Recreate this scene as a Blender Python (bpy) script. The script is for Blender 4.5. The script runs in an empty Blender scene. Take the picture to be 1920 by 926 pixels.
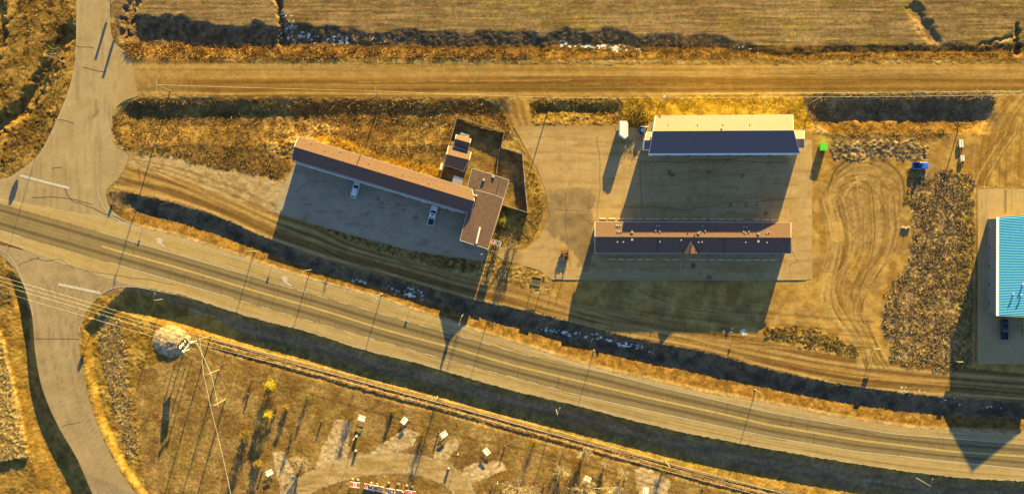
import bpy, math, random
import numpy as np
from mathutils import Vector, Matrix
from mathutils.geometry import delaunay_2d_cdt
R = math.radians
rnd = random.Random(7)
scene = bpy.context.scene
col = scene.collection

# ------------------------------------------------------------------ camera
H = 340.0            # height of the drone above the ground, metres
S = 6.4              # photograph pixels per metre on the ground
cam_d = bpy.data.cameras.new('camera'); cam = bpy.data.objects.new('camera', cam_d); col.objects.link(cam)
cam.location = (0, 0, H); cam.rotation_euler = (0, 0, 0)
cam_d.sensor_width = 36.0; cam_d.lens = 18.0/(150.0/H); cam_d.clip_start = 1.0; cam_d.clip_end = 20000
scene.camera = cam

# ------------------------------------------------------------------ light
SUN_EL, SUN_AZ = 12.7, 16.3          # azimuth clockwise from +Y
world = bpy.data.worlds.new("World"); scene.world = world; world.use_nodes = True
wn = world.node_tree.nodes; wl = world.node_tree.links
sky = wn.new('ShaderNodeTexSky'); sky.sky_type = 'NISHITA'; sky.sun_disc = False
sky.sun_elevation = R(SUN_EL); sky.sun_rotation = R(SUN_AZ); sky.air_density = 1.0; sky.dust_density = 0.3; sky.ozone_density = 3.0
wl.new(sky.outputs[0], wn['Background'].inputs[0]); wn['Background'].inputs[1].default_value = 0.064
sun_d = bpy.data.lights.new('sun', 'SUN'); sun = bpy.data.objects.new('sun', sun_d); col.objects.link(sun)
sun_d.energy = 5.0; sun_d.angle = R(0.5); sun_d.color = (1.0, 0.745, 0.16)
sdir = Vector((math.sin(R(SUN_AZ))*math.cos(R(SUN_EL)), math.cos(R(SUN_AZ))*math.cos(R(SUN_EL)), math.sin(R(SUN_EL))))
sun.rotation_euler = sdir.to_track_quat('Z', 'Y').to_euler(); sun.location = sdir*500
scene.view_settings.view_transform = 'Standard'; scene.view_settings.look = 'None'
scene.view_settings.gamma = 1.0; scene.view_settings.exposure = 2.30

# lit display colour (0-255) -> albedo, so surfaces can be given as they look in full sun
KS = np.array([2.3, 1.95, 1.25])
def lin(c):
    c = np.asarray(c, float)/255.0
    return np.where(c <= 0.04045, c/12.92, ((c+0.055)/1.055)**2.4)
def alb(r, g, b): return lin((r, g, b))/KS

# ------------------------------------------------------------------ helpers
def W(px, py, z=0.0):                 # point at height z that stands at (px, py) of the photograph
    f = (H-z)/H
    return Vector(((px-960)/S*f, (463-py)/S*f, z))
def tag(o, label=None, cat=None, group=None, kind=None):
    if label: o['label'] = label
    if cat: o['category'] = cat
    if group: o['group'] = group
    if kind: o['kind'] = kind
    return o
def empty(name, loc, rz=0.0, label=None, cat=None, group=None):
    o = bpy.data.objects.new(name, None); col.objects.link(o)
    o.location = loc; o.rotation_euler = (0, 0, rz); o.empty_display_size = 0.3
    return tag(o, label, cat, group)
def copy_tree(o, parent=None):
    c = o.copy(); col.objects.link(c); c.parent = parent
    for ch in list(o.children): copy_tree(ch, c)
    return c
class MB:
    def __init__(s): s.v = []; s.f = []
    def add(s, vs, fs):
        b = len(s.v); s.v += [tuple(v) for v in vs]; s.f += [tuple(b+i for i in f) for f in fs]; return s
    def box(s, cx, cy, cz, sx, sy, sz, rz=0.0):     # cz = bottom
        c, n = math.cos(rz), math.sin(rz); vs = []
        for z in (cz, cz+sz):
            for x, y in ((-sx/2, -sy/2), (sx/2, -sy/2), (sx/2, sy/2), (-sx/2, sy/2)):
                vs.append((cx+x*c-y*n, cy+x*n+y*c, z))
        return s.add(vs, [(3,2,1,0),(4,5,6,7),(0,1,5,4),(1,2,6,5),(2,3,7,6),(3,0,4,7)])
    def prism(s, pts, z0, z1):                       # pts counter-clockwise xy
        n = len(pts); vs = [(p[0], p[1], z0) for p in pts]+[(p[0], p[1], z1) for p in pts]
        return s.add(vs, [tuple(range(n))[::-1], tuple(range(n, 2*n))]+[(i,(i+1)%n,n+(i+1)%n,n+i) for i in range(n)])
    def slab(s, pts, t):                             # 3D polygon thickened downwards
        n = len(pts); vs = [tuple(p) for p in pts]+[(p[0], p[1], p[2]-t) for p in pts]
        return s.add(vs, [tuple(range(n)), tuple(range(n, 2*n))[::-1]]+[((i+1)%n,i,n+i,n+(i+1)%n) for i in range(n)])
    def tube(s, p0, p1, r0, r1=None, n=8):
        r1 = r0 if r1 is None else r1; p0 = Vector(p0); p1 = Vector(p1); d = (p1-p0)
        if d.length < 1e-6: return s
        d.normalize(); a = Vector((1,0,0)) if abs(d.x) < .8 else Vector((0,1,0)); u = d.cross(a).normalized(); w = d.cross(u)
        vs = []
        for p, r in ((p0, r0), (p1, r1)):
            for i in range(n):
                t = 2*math.pi*i/n; vs.append(p+u*r*math.cos(t)+w*r*math.sin(t))
        return s.add(vs, [tuple(range(n)), tuple(range(n, 2*n))[::-1]]+[((i+1)%n,i,n+i,n+(i+1)%n) for i in range(n)])
    def path(s, pts, r, n=5):
        for a, b in zip(pts, pts[1:]): s.tube(a, b, r, r, n)
        return s
    def loft(s, secs, cap=True):                     # secs: lists of same number of 3D points
        n = len(secs[0]); vs = [p for q in secs for p in q]; fs = []
        for k in range(len(secs)-1):
            for i in range(n):
                j = (i+1) % n; fs.append((k*n+i, k*n+j, (k+1)*n+j, (k+1)*n+i))
        if cap: fs += [tuple(range(n))[::-1], tuple(range((len(secs)-1)*n, len(secs)*n))]
        return s.add(vs, fs)
    def build(s, name, mat, parent=None, world=False, smooth=False, label=None, bevel=0.0):
        me = bpy.data.meshes.new(name); vs = s.v
        if world and parent is not None:
            L = parent.location; vs = [(x-L.x, y-L.y, z-L.z) for x, y, z in vs]
        me.from_pydata(vs, [], s.f); me.materials.append(mat); me.update()
        import bmesh
        bm = bmesh.new(); bm.from_mesh(me); bmesh.ops.recalc_face_normals(bm, faces=bm.faces)
        if bevel: bmesh.ops.bevel(bm, geom=list(bm.edges), offset=bevel, segments=2, affect='EDGES', clamp_overlap=True)
        bm.to_mesh(me); bm.free()
        if smooth:
            me.polygons.foreach_set('use_smooth', [True]*len(me.polygons))
            me.set_sharp_from_angle(angle=R(35))
        o = bpy.data.objects.new(name, me); col.objects.link(o); o.parent = parent
        if label: o['label'] = label
        return o

# ------------------------------------------------------------------ noise (numpy)
_rs = np.random.RandomState(11); _T = _rs.rand(512, 512)
def vn(u, v, seed=0):
    u = np.asarray(u, float)+seed*37.7; v = np.asarray(v, float)+seed*91.3
    iu = np.floor(u).astype(int); iv = np.floor(v).astype(int); fu = u-iu; fv = v-iv
    fu = fu*fu*(3-2*fu); fv = fv*fv*(3-2*fv)
    a = _T[iu % 512, iv % 512]; b = _T[(iu+1) % 512, iv % 512]; c = _T[iu % 512, (iv+1) % 512]; d = _T[(iu+1) % 512, (iv+1) % 512]
    return (a*(1-fu)+b*fu)*(1-fv)+(c*(1-fu)+d*fu)*fv
def fbm(u, v, seed=0, o=4, g=0.55):
    t = 0; a = 1; n = 0
    for k in range(o):
        t = t+a*vn(u*2**k, v*2**k, seed+k*3); n += a; a *= g
    return t/n                          # 0..1, mean .5
def ss(a, b, x): t = np.clip((x-a)/(b-a), 0, 1); return t*t*(3-2*t)
def smooth_curve(pts):
    p = np.array(pts, float); xs = np.arange(-170, 2091, 2.0); ys = np.interp(xs, p[:,0], p[:,1])
    k = np.hanning(41); k /= k.sum(); yp = np.pad(ys, 20, mode='reflect', reflect_type='odd'); ys = np.convolve(yp, k, 'valid')
    return lambda x: np.interp(x, xs, ys)
def inside(X, Y, poly):
    p = np.array(poly, float); r = np.zeros(X.shape, bool); bb = (X > p[:,0].min())&(X < p[:,0].max())&(Y > p[:,1].min())&(Y < p[:,1].max())
    x = X[bb]; y = Y[bb]; q = np.zeros(x.shape, bool)
    for (x0, y0), (x1, y1) in zip(p, np.roll(p, -1, 0)):
        if y0 == y1: continue
        q ^= ((y0 > y) != (y1 > y)) & (x < (x1-x0)*(y-y0)/(y1-y0)+x0)
    r[bb] = q; return r
def dist_line(X, Y, pts, pad=60):       # distance (px) to a polyline, and signed parameter along it
    D = np.full(X.shape, 1e9); p = np.array(pts, float)
    x0, y0 = p.min(0)-pad; x1, y1 = p.max(0)+pad; bb = (X > x0)&(X < x1)&(Y > y0)&(Y < y1)
    x = X[bb]; y = Y[bb]; d = np.full(x.shape, 1e9)
    for (ax, ay), (bx, by) in zip(p, p[1:]):
        ux, uy = bx-ax, by-ay; t = np.clip(((x-ax)*ux+(y-ay)*uy)/(ux*ux+uy*uy+1e-9), 0, 1)
        d = np.minimum(d, np.hypot(x-ax-t*ux, y-ay-t*uy))
    D[bb] = d; return D
def catmull(pts, n=8, closed=False):
    p = [np.array(q, float) for q in pts]; out = []; N = len(p)
    for i in range(N if closed else N-1):
        a = p[(i-1) % N] if (closed or i > 0) else p[i]; b = p[i]; c = p[(i+1) % N]; d = p[(i+2) % N] if (closed or i+2 < N) else c
        for k in range(n):
            t = k/n; out.append(.5*((2*b)+(-a+c)*t+(2*a-5*b+4*c-d)*t*t+(-a+3*b-3*c+d)*t**3))
    if not closed: out.append(p[-1])
    return [tuple(q) for q in out]

# ------------------------------------------------------------------ materials
MATS = {}
def mat(name, c, rough=.7, metal=0.0, spec=.3, noise=0.0, nscale=3.0, bump=0.0, emit=None, coat=0.0):
    if name in MATS: return MATS[name]
    m = bpy.data.materials.new(name); m.use_nodes = True; nt = m.node_tree; b = nt.nodes['Principled BSDF']; MATS[name] = m
    b.inputs['Base Color'].default_value = (*c, 1); b.inputs['Roughness'].default_value = rough
    b.inputs['Metallic'].default_value = metal; b.inputs['Specular IOR Level'].default_value = spec; b.inputs['Coat Weight'].default_value = coat
    if noise or bump:
        tc = nt.nodes.new('ShaderNodeTexCoord'); n = nt.nodes.new('ShaderNodeTexNoise'); n.inputs['Scale'].default_value = nscale; n.inputs['Detail'].default_value = 5
        nt.links.new(tc.outputs['Object'], n.inputs['Vector'])
        if noise:
            mr = nt.nodes.new('ShaderNodeMapRange'); mr.inputs[3].default_value = 1-noise; mr.inputs[4].default_value = 1+noise
            mr.inputs[1].default_value = .3; mr.inputs[2].default_value = .7
            mx = nt.nodes.new('ShaderNodeVectorMath'); mx.operation = 'SCALE'; mx.inputs[0].default_value = c
            nt.links.new(n.outputs['Fac'], mr.inputs[0]); nt.links.new(mr.outputs[0], mx.inputs['Scale']); nt.links.new(mx.outputs[0], b.inputs['Base Color'])
        if bump:
            bp = nt.nodes.new('ShaderNodeBump'); bp.inputs['Strength'].default_value = bump; bp.inputs['Distance'].default_value = .1
            nt.links.new(n.outputs['Fac'], bp.inputs['Height']); nt.links.new(bp.outputs[0], b.inputs['Normal'])
    return m
def attr_mat(name, n1=.25, s1=2.2, n2=.2, s2=.45, bump=.5, bdist=.12, rough=.95, stretch=None):
    """vertex colour = what the ground is made of; fine grain and relief from noise"""
    m = bpy.data.materials.new(name); m.use_nodes = True; nt = m.node_tree; N = nt.nodes; L = nt.links; b = N['Principled BSDF']
    b.inputs['Roughness'].default_value = rough; b.inputs['Specular IOR Level'].default_value = .12
    at = N.new('ShaderNodeAttribute'); at.attribute_name = 'Col'; tc = N.new('ShaderNodeTexCoord')
    src = tc.outputs['Object']
    if stretch:
        mp = N.new('ShaderNodeMapping'); mp.inputs['Scale'].default_value = stretch; L.new(src, mp.inputs[0]); src = mp.outputs[0]
    out = at.outputs['Color']; last = None
    for sc, am in ((s1, n1), (s2, n2)):
        n = N.new('ShaderNodeTexNoise'); n.inputs['Scale'].default_value = sc; n.inputs['Detail'].default_value = 4; n.inputs['Roughness'].default_value = .65
        L.new(src, n.inputs['Vector'])
        mr = N.new('ShaderNodeMapRange'); mr.inputs[1].default_value = .3; mr.inputs[2].default_value = .7; mr.inputs[3].default_value = 1-am; mr.inputs[4].default_value = 1+am
        L.new(n.outputs['Fac'], mr.inputs[0])
        v = N.new('ShaderNodeVectorMath'); v.operation = 'SCALE'; L.new(out, v.inputs[0]); L.new(mr.outputs[0], v.inputs['Scale']); out = v.outputs[0]
        if last is None: last = n.outputs['Fac']
    L.new(out, b.inputs['Base Color'])
    if bump:
        bp = N.new('ShaderNodeBump'); bp.inputs['Strength'].default_value = bump; bp.inputs['Distance'].default_value = bdist
        L.new(last, bp.inputs['Height']); L.new(bp.outputs[0], b.inputs['Normal'])
    return m
def np_mesh(name, V, F, colr, m, kind='structure', smooth=True, parent=None):
    me = bpy.data.meshes.new(name); V = np.asarray(V, np.float32); F = np.asarray(F, np.int32)
    me.vertices.add(len(V)); me.vertices.foreach_set('co', V.ravel()); k = F.shape[1]
    me.loops.add(F.size); me.loops.foreach_set('vertex_index', F.ravel())
    me.polygons.add(len(F)); me.polygons.foreach_set('loop_start', np.arange(0, F.size, k, dtype=np.int32))
    me.update(calc_edges=True); me.validate()
    if smooth: me.polygons.foreach_set('use_smooth', np.ones(len(me.polygons), bool))
    if colr is not None:
        ca = me.color_attributes.new('Col', 'FLOAT_COLOR', 'POINT')
        c4 = np.ones((len(V), 4), np.float32); c4[:, :3] = colr; ca.data.foreach_set('color', c4.ravel())
    me.materials.append(m); o = bpy.data.objects.new(name, me); col.objects.link(o); o.parent = parent
    if kind: o['kind'] = kind
    return o
# ================================================================== GROUND
HN = smooth_curve([(-170,330),(0,372),(200,408),(254,425),(335,443),(480,491),(580,524),(714,559),(868,612),(960,641),(1110,688),(1228,716),(1328,738),(1440,756),(1574,782),(1708,803),(1920,813),(2090,818)])
HS = smooth_curve([(-170,405),(0,452),(120,495),(230,532),(258,537),(335,551),(480,598),(564,618),(688,658),(781,680),(848,700),(960,732),(1094,763),(1194,790),(1295,813),(1440,841),(1574,864),(1708,885),(1808,896),(1920,902),(2090,908)])
FS = smooth_curve([(150,345),(201,358),(234,359),(301,374),(368,392),(435,416),(480,438),(600,483),(700,511),(800,537),(888,562),(960,576),(1064,601),(1150,625),(1238,644),(1328,660),(1440,692),(1574,720),(1708,738),(1795,746),(1920,753),(2090,760)])
FN = smooth_curve([(150,270),(235,292),(330,322),(430,360),(523,399),(597,421),(647,450),(714,470),(781,492),(848,511),(915,524),(960,533),(1030,556),(1200,598),(1440,641),(1524,659),(1600,671),(1701,680),(1795,688),(1920,700),(2090,712)])
YC = smooth_curve([(-170,360),(0,406),(191,462),(234,474),(335,502),(480,546),(614,584),(721,618),(848,651),(960,684),(1094,716),(1228,748),(1362,777),(1440,796),(1607,824),(1775,845),(1920,855),(2090,863)])
NL = smooth_curve([(-170,336),(0,382),(189,435),(480,520),(550,541),(970,661),(1022,676),(1127,697),(1228,723),(1440,772),(1674,813),(1920,832),(2090,838)])
ON = smooth_curve([(200,405),(254,425),(301,437),(480,495),(640,536),(720,565),(850,610),(960,648),(1127,696),(1228,723),(1440,772),(1674,813),(1920,832),(2090,838)])
SL = smooth_curve([(-170,382),(0,432),(40,444),(206,492),(437,559),(493,576),(636,617),(677,629),(795,662),(903,692),(960,706),(1094,743),(1440,818),(1607,846),(1920,879),(2090,888)])
OS = smooth_curve([(230,534),(260,540),(335,553),(503,597),(587,618),(744,663),(808,681),(960,716),(1094,747),(2090,900)])
TR = smooth_curve([(-170,520),(230,590),(300,607),(380,628),(480,658),(614,695),(721,726),(828,753),(960,790),(1060,817),(1161,844),(1244,865),(1328,890),(1440,915),(1560,938),(2090,1010)])
NC = smooth_curve([(-170,60),(250,24),(360,28),(372,44),(480,46),(560,42),(700,58),(960,62),(1100,55),(1380,70),(1460,96),(1560,88),(1650,86),(1900,80),(2090,80)])
ST = 2.0
xs = np.arange(-160, 2081, ST); ys = np.arange(-120, 1047, ST)
X, Y = np.meshgrid(xs, ys); NX, NY = len(xs), len(ys)
n_lo = fbm(X/60, Y/60, 1, 4); n_md = fbm(X/14, Y/14, 2, 4); n_hi = fbm(X/5, Y/5, 3, 3); n_st = fbm(X/40, Y/3.2, 4, 4); n_ww = np.random.RandomState(3).rand(NY, NX)
WX = X+(fbm(X/9, Y/9, 21, 3)-.5)*16; WY = Y+(fbm(X/9, Y/9, 22, 3)-.5)*16          # ragged coordinates
WX2 = X+(fbm(X/25, Y/25, 23, 4)-.5)*30; WY2 = Y+(fbm(X/25, Y/25, 24, 4)-.5)*30
hn, hs, fs, fn, tr, nc = HN(X), HS(X), FS(X), FN(X), TR(X), NC(X)
nc = nc+(fbm(X/30, X*0+3, 33, 4)-.5)*22*ss(250, 300, X)
# --- county road (left, coming from the north) and the road to the south
CR = catmull([(206,-160),(206,0),(207,50),(214,78),(236,100),(250,128),(254,155),(259,180)],6) + catmull([(259,180),(226,194),(210,222),(209,255),(218,276),(240,292),(226,330),(203,352),(199,368),(206,388),(222,404),(262,428)],6) \
   + [(262,450),(-190,340)] + catmull([(-190,290),(-60,335),(0,336),(30,324),(76,284),(110,215),(134,150),(142,85),(143,0),(143,-160)],6)
SR = [(-190,420),(290,520)] + catmull([(290,541),(232,539),(196,548),(166,574),(148,616),(149,655),(158,710),(176,780),(206,850),(240,905),(290,965),(360,1060)],6) \
   + catmull([(250,1060),(185,950),(146,862),(110,800),(80,730),(66,660),(60,592),(42,530),(12,488),(-40,462),(-190,430)],6)
WE = lambda y: np.interp(y, [440,480,530,592,660,730,800,862,950,1060], [-160,0,42,60,66,80,110,146,185,250])
# --- heights
Z = np.zeros_like(X)
sp = np.maximum(hn-fs, 1)
t = (Y-fs)/sp; D = 2.1*np.clip(sp/75, .3, 1.05)*ss(212, 275, X)
D *= 1-.0*X
jit = (fbm(X/20, Y/20, 31, 3)-.5)*.10
Z -= D*np.interp(t+jit*(t > .05)*(t < .95), [0,.04,.34,.42,.93,1], [0,.05,.96,1,.05,0])
d = Y-hs; T = np.maximum(tr-hs, 20)
emb = np.where(d < 0, 0, np.where(d < 34, np.interp(d, [0,2,34], [0,-.1,-2.3]), 0))
u = np.clip((d-34)/np.maximum(T-34, 5), 0, 1)
emb = np.where(d >= 34, -2.3+np.clip((u-.3)/.7, 0, 1)*.8, emb)
ram = ss(-10, 12, X-WE(Y)-(96+0*X))*1.0
ram = np.where((Y > 530), ss(0, 45, X-np.interp(Y, [540,616,710,780,850,905,965,1046], [225,150,158,176,206,240,290,345])), ss(225, 300, X))
Z += np.where(d > 0, emb*np.where(d < T, ram, 1.0)*ss(0, 1, np.minimum(ram*3, 1)), 0)
d2 = Y-tr
Z += np.interp(d2, [-1,0,5,6.5,9,11,14,18,20,22,26], [0,.03,.03,-.08,-.14,.0,.06,.04,-.2,-.16,0])*ss(380, 420, X)*.9
# west side of the south road
wd = (WE(Y)-X)/np.clip(.55+(Y-600)/330*1.05, .45, 1.7)
Z += np.where((Y > 500), np.interp(wd, [0,2,26,42,64], [0,-.1,-2.3,-2.0,-.9]), 0)*ss(505, 580, Y)
# north ditch, with the reed bank beside the gravel road
t = (Y-nc)/np.maximum(110-nc, 5)
Z -= np.interp(t+jit, [0,.1,.5,.66,.95,1], [0,.22,1,1,.08,0])*(1.6-.65*ss(480, 640, X))*np.clip((110-nc)/62, .25, 1.1)*ss(232, 262, X)*(1-ss(1850, 1960, X)*.5)
# basin at the upper right, and the weedy hollow at the upper left
Z -= np.interp(Y+(n_md-.5)*16, [177,183,206,224,252], [0,.15,1.9,1.9,0])*ss(1500, 1545, X)*(1-ss(1838, 1872, X))
Z -= np.interp(Y+(n_md-.5)*14, [184,190,212,236,272], [0,.15,1.35,1.1,0])*ss(214, 245, X)*(1-ss(930, 975, X))*(1-.35*ss(500,700,X))
Z -= np.interp(Y+(n_md-.5)*10, [188,194,208,232], [0,.1,.75,0])*ss(990, 1010, X)*(1-ss(1150, 1170, X))
def trench(pts, wpx, depth):
    global Z
    dd = dist_line(WX, WY, pts); Z -= depth*(1-ss(wpx*.15, wpx, dd))
trench([(128,60),(105,95),(88,135),(66,168),(38,208),(5,228),(-60,290),(-160,350)], 22, 1.9)
trench([(252,-120),(250,0),(238,40),(232,66)], 14, 1.5)  # hollow shaped to stand in for a shadow cast from out of view
trench([(512,-120),(519,0),(526,35),(530,80)], 9, 1.3)
trench([(1715,20),(1730,45),(1750,72)], 20, .7); trench([(1908,50),(1908,100)], 8, .9); trench([(1840,85),(1885,72),(1908,60)], 6, .4)
trench([(-20,-120),(0,30),(4,60),(-12,120)], 14, 1.2)  # added dip, darkens the ground like the shadow of an unseen object
mound = [(283,640),(300,622),(322,612),(350,616),(362,634),(340,652),(334,668),(312,672),(290,660)]
Z += 1.25*np.clip(1-np.hypot((X-318)/36, (Y-640)/30)**1.7, 0, 1)*(.8+.5*n_md)
Zr = Z.copy()
# --- zones and paint
C = np.zeros(X.shape+(3,)); A = np.full(X.shape, .07); zone = np.zeros(X.shape, int)
def mixc(a, b, t): return a+(b-a)*t[..., None]
def paint(mask, c1, c2, amp=None, nz=None, z=None, seed=0, sc=12):
    """mask bool or 0..1; colour varies between c1 and c2"""
    m = mask.astype(float); n = fbm(X/sc, Y/sc, 50+seed, 4) if nz is None else nz
    n = ss(.3, .7, n); c = mixc(alb(*c1), alb(*c2), n); C[:] = C*(1-m[..., None])+c*m[..., None]
    if amp is not None: A[:] = A*(1-m)+amp*m
    if z is not None: zone[m > .5] = z
full = np.ones(X.shape)
paint(full, (150,112,48), (196,158,84), .10, seed=1, sc=20)
# field north of the gravel road
field = (Y < nc+6)&(X > 205)
paint(field, (134,104,58), (178,142,88), .05, nz=n_st*.6+n_lo*.4)
paint(field*ss(.5, .64, fbm(X/70, Y/25, 61, 4))*.7*ss(880, 1000, X+80*n_md), (142,116,52), (174,144,70), nz=n_st)
paint(field*ss(.55, .7, fbm(X/90, Y/40, 62, 4))*.5, (128,98,56), (150,118,70), nz=n_st)
# reed band
paint(((Y > nc+4)&(Y < 112)&(X > 215)), (110,86,54), (160,122,72), .10, seed=4, sc=7)
paint(((Y > 84)&(Y < 112)&(X > 215)), (110,78,32), (150,108,50), .10, seed=4, sc=7)
paint(((Y > 96)&(Y < 114)&(X > 930)), (130,90,34), (164,120,52), .08, seed=5, sc=9)
# left grass
lg = (X < 150)&(Y < 345)
paint(lg, (148,110,46), (194,148,68), .09, nz=fbm((X+Y)/22, (X-Y)/60, 63, 4))
paint(lg*ss(.5, .68, n_md), (98,70,30), (132,96,40), .2)
# weeds between gravel road and motel
wz = inside(WX, WY, [(212,230),(225,200),(262,184),(520,186),(900,188),(950,200),(968,240),(950,250),(900,340),(700,300),(560,262),(552,300),(530,335),(430,322),(300,288),(235,278),(214,258)])
paint(wz, (130,96,44), (188,142,68), .07, seed=6, sc=10)
paint(wz*ss(.42, .62, n_lo), (106,76,36), (150,108,50), .07, nz=n_md)
gz = inside(WX, WY, [(575,235),(650,262),(720,290),(800,310),(860,325),(860,352),(790,330),(640,285),(560,252)])
paint(gz, (190,130,28), (220,164,58), .12, nz=n_md)
paint(inside(WX2, WY2, [(520,215),(600,225),(640,245),(600,262),(540,300),(500,285)]), (170,118,50), (206,162,86), .2, nz=n_md)
# strip north of the storage building
paint(inside(WX, WY, [(988,188),(1170,186),(1172,234),(990,236)]), (132,96,40), (184,140,62), .2, nz=n_md)
paint(inside(WX, WY, [(1170,180),(1525,180),(1530,262),(1170,240)]), (160,116,24), (200,152,44), .12, nz=n_md)
paint(inside(WX, WY, [(1505,180),(1850,176),(1874,190),(1872,220),(1830,240),(1720,262),(1530,258)]), (128,100,64), (176,138,86), .12, nz=n_md)
paint(inside(WX, WY, [(1530,228),(1700,226),(1850,226),(1800,255),(1560,256)]), (116,80,26), (146,104,44), .1, nz=n_md)
# south-west grass, verges and park
paint((Y > 480)&(X < WE(Y)), (146,108,42), (186,142,64), .10, seed=8, sc=18)
vg = (Y > hs)&(Y < tr+24)&(X > 140)
paint(vg, (146,112,48), (190,146,66), .09, seed=9, sc=14)
paint(vg*ss(.0, 1, (d-2)/16)*(1-ss(.6, 1, (d-2)/np.maximum(T-18, 5))), (146,114,72), (176,140,88), .05, nz=fbm(X/50, (Y-hs)/6, 64, 4))
park = (Y > tr+20)&(X > 240)
paint(park, (150,112,52), (188,148,80), .055, seed=10, sc=26)
paint(park*ss(.55, .72, fbm(X/45, Y/30, 66, 4))*.7, (146,112,46), (172,136,62))
paint(park*ss(.5, .7, fbm((X*.96+Y*.28)/60, (Y*.96-X*.28)/60, 67, 3))*.5, (126,88,44), (150,108,60))
paint(inside(WX, WY, [(150,560),(250,545),(300,560),(385,600),(385,640),(250,700),(270,926),(240,900),(170,750),(152,650)]), (150,112,42), (192,150,66), .12, nz=n_md)
crop = inside(WX*.3+X*.7, WY*.3+Y*.7, [(-170,600),(1,622),(14,680),(35,760),(48,832),(50,858),(0,866),(-170,880)])
paint(crop, (176,138,66), (216,176,100), .18, nz=n_hi); Z += crop*.8
stub = inside(WX*.5+X*.5, WY*.5+Y*.5, [(180,585),(224,600),(232,650),(238,750),(256,852),(238,862),(210,760),(188,660)])
paint(stub, (176,136,66), (214,174,100), .2, nz=n_hi)
paint(inside(WX, WY, [(255,600),(395,590),(470,650),(640,705),(640,712),(450,668),(380,640)]), (196,140,50), (214,160,66), .06, nz=n_md)
# verge between ditch and highway
vb = (t0 := (Y-fs)/sp); vmask = (vb > .0)&(vb < 1)&(X > 205)
paint(vmask, (112,80,34), (152,112,52), .08, seed=11, sc=8)
paint(vmask*(vb < .56), (106,86,58), (150,120,78), .13, nz=n_md)
paint(vmask*ss(.86, .97, vb), (186,148,90), (206,168,108), .03, nz=n_md)
# rough plot in the east
plot = inside(WX2*.7+X*.3, WY2*.7+Y*.3, [(1722,322),(1830,318),(1833,400),(1833,600),(1826,690),(1740,692),(1690,684),(1664,640),(1650,590),(1676,540),(1702,490),(1712,420),(1706,370)])
paint(plot, (140,106,58), (206,164,96), .09, nz=n_hi); paint(plot*ss(.5, .7, n_md)*.8, (96,74,48), (132,102,62), .10)
paint(plot*(X > 1795)*.6, (150,120,40), (186,150,60), .2, nz=n_hi)
# ---- gravel and dirt
gr = inside(X+(WX-X)*.35, Y+(WY-Y)*.35, [(200,96),(230,98),(262,106),(330,112),(500,118),(700,119),(960,121),(1440,122),(2090,118),(2090,168),(1900,170),(1700,171),(1500,177),(1240,180),(1000,184),(700,184),(400,182),(300,178),(262,176),(232,186),(200,180)])
nx = fbm(X/420, Y/3.0, 70, 4); nx2 = fbm(X/420, Y/7, 71, 3)
paint(gr, (142,98,38), (200,148,70), .02, nz=nx*.55+nx2*.5-.03, z=1)
band = lambda y0, w: np.exp(-((Y-y0+(vn(X/120, Y*0, 72)-.5)*5)/w)**2)
paint(gr*band(138, 7)*.55, (206,160,82), (220,178,100)); paint(gr*band(153, 3)*.45, (140,98,36), (160,116,46)); paint(gr*band(168, 5)*.75, (118,86,36), (138,104,46)); paint(gr*band(176, 2.2)*.8, (210,164,78), (226,184,100)); paint(gr*band(126, 4)*.6, (210,164,78), (226,184,100))
paint(gr*(1-ss(230, 420, X))*.5, (176,140,76), (200,162,96), nz=n_hi)
# dirt yard
yard = inside(X+(WX-X)*.4, Y+(WY-Y)*.4, [(1500,236),(1560,262),(1700,258),(1760,266),(1850,226),(1876,176),(2090,170),(2090,360),(1830,352),(1834,330),(1815,326),(1720,322),(1706,372),(1710,430),(1700,490),(1674,540),(1648,590),(1662,640),(1688,684),(1700,700),(1440,668),(1160,606),(1030,560),(1030,520),(1500,515),(1523,500),(1523,262),(1500,262)])
yard |= inside(X+(WX-X)*.3, Y+(WY-Y)*.3, [(1820,326),(1838,326),(1838,690),(1822,690)])
yard |= inside(X, Y, [(1828,676),(2090,676),(2090,720),(1828,720)])
yard |= inside(X+(WX-X)*.3, Y+(WY-Y)*.3, [(934,190),(990,184),(1000,240),(1035,330),(1045,420),(1025,440),(1005,466),(950,466),(975,440),(1015,400),(1005,330),(975,268),(950,226)])
paint(yard, (178,130,54), (214,166,80), .03, seed=12, sc=16, z=3)
paint(yard*ss(.45, .7, fbm(X/30, Y/30, 75, 4))*.6, (150,110,56), (180,138,76))
paint(inside(WX2, WY2, [(1570,300),(1640,290),(1700,330),(1690,440),(1600,470),(1560,380)])*.5, (156,120,70), (188,150,92), nz=n_hi)
pr = inside(WX, WY, [(1560,268),(1700,262),(1740,276),(1735,302),(1680,300),(1560,300)])
paint(pr, (160,126,70), (206,170,108), .26, nz=n_hi, z=0)
paint(inside(WX, WY, [(1432,612),(1540,618),(1620,660),(1600,668),(1520,654),(1432,634)]), (140,108,44), (200,158,76), .16, nz=n_hi, z=0)
# frontage road
fr = (Y > fn+(WY-Y)*.3)&(Y < fs+(WY-Y)*.12)&(X > 214)
lo = (Y-fn)/np.maximum(fs-fn, 1)
paint(fr, (138,98,44), (200,150,76), .02, nz=fbm(X/400, (Y-fn)/3.4, 76, 4), z=2)
for c0, w_, a_, cc in ((.22,.06,.85,(220,176,94)),(.36,.06,.7,(108,80,40)),(.5,.05,.75,(214,170,88)),(.72,.07,.75,(104,78,38)),(.9,.045,.95,(222,180,98))):
    paint(fr*np.exp(-((lo-c0+(vn(X/110, X*0, 77+int(c0*9))-.5)*.22)/w_)**2)*a_*(.35+1.0*fbm(X/50, Y/8, 177+int(c0*9), 3)), cc, tuple(min(255, k+14) for k in cc))
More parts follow.
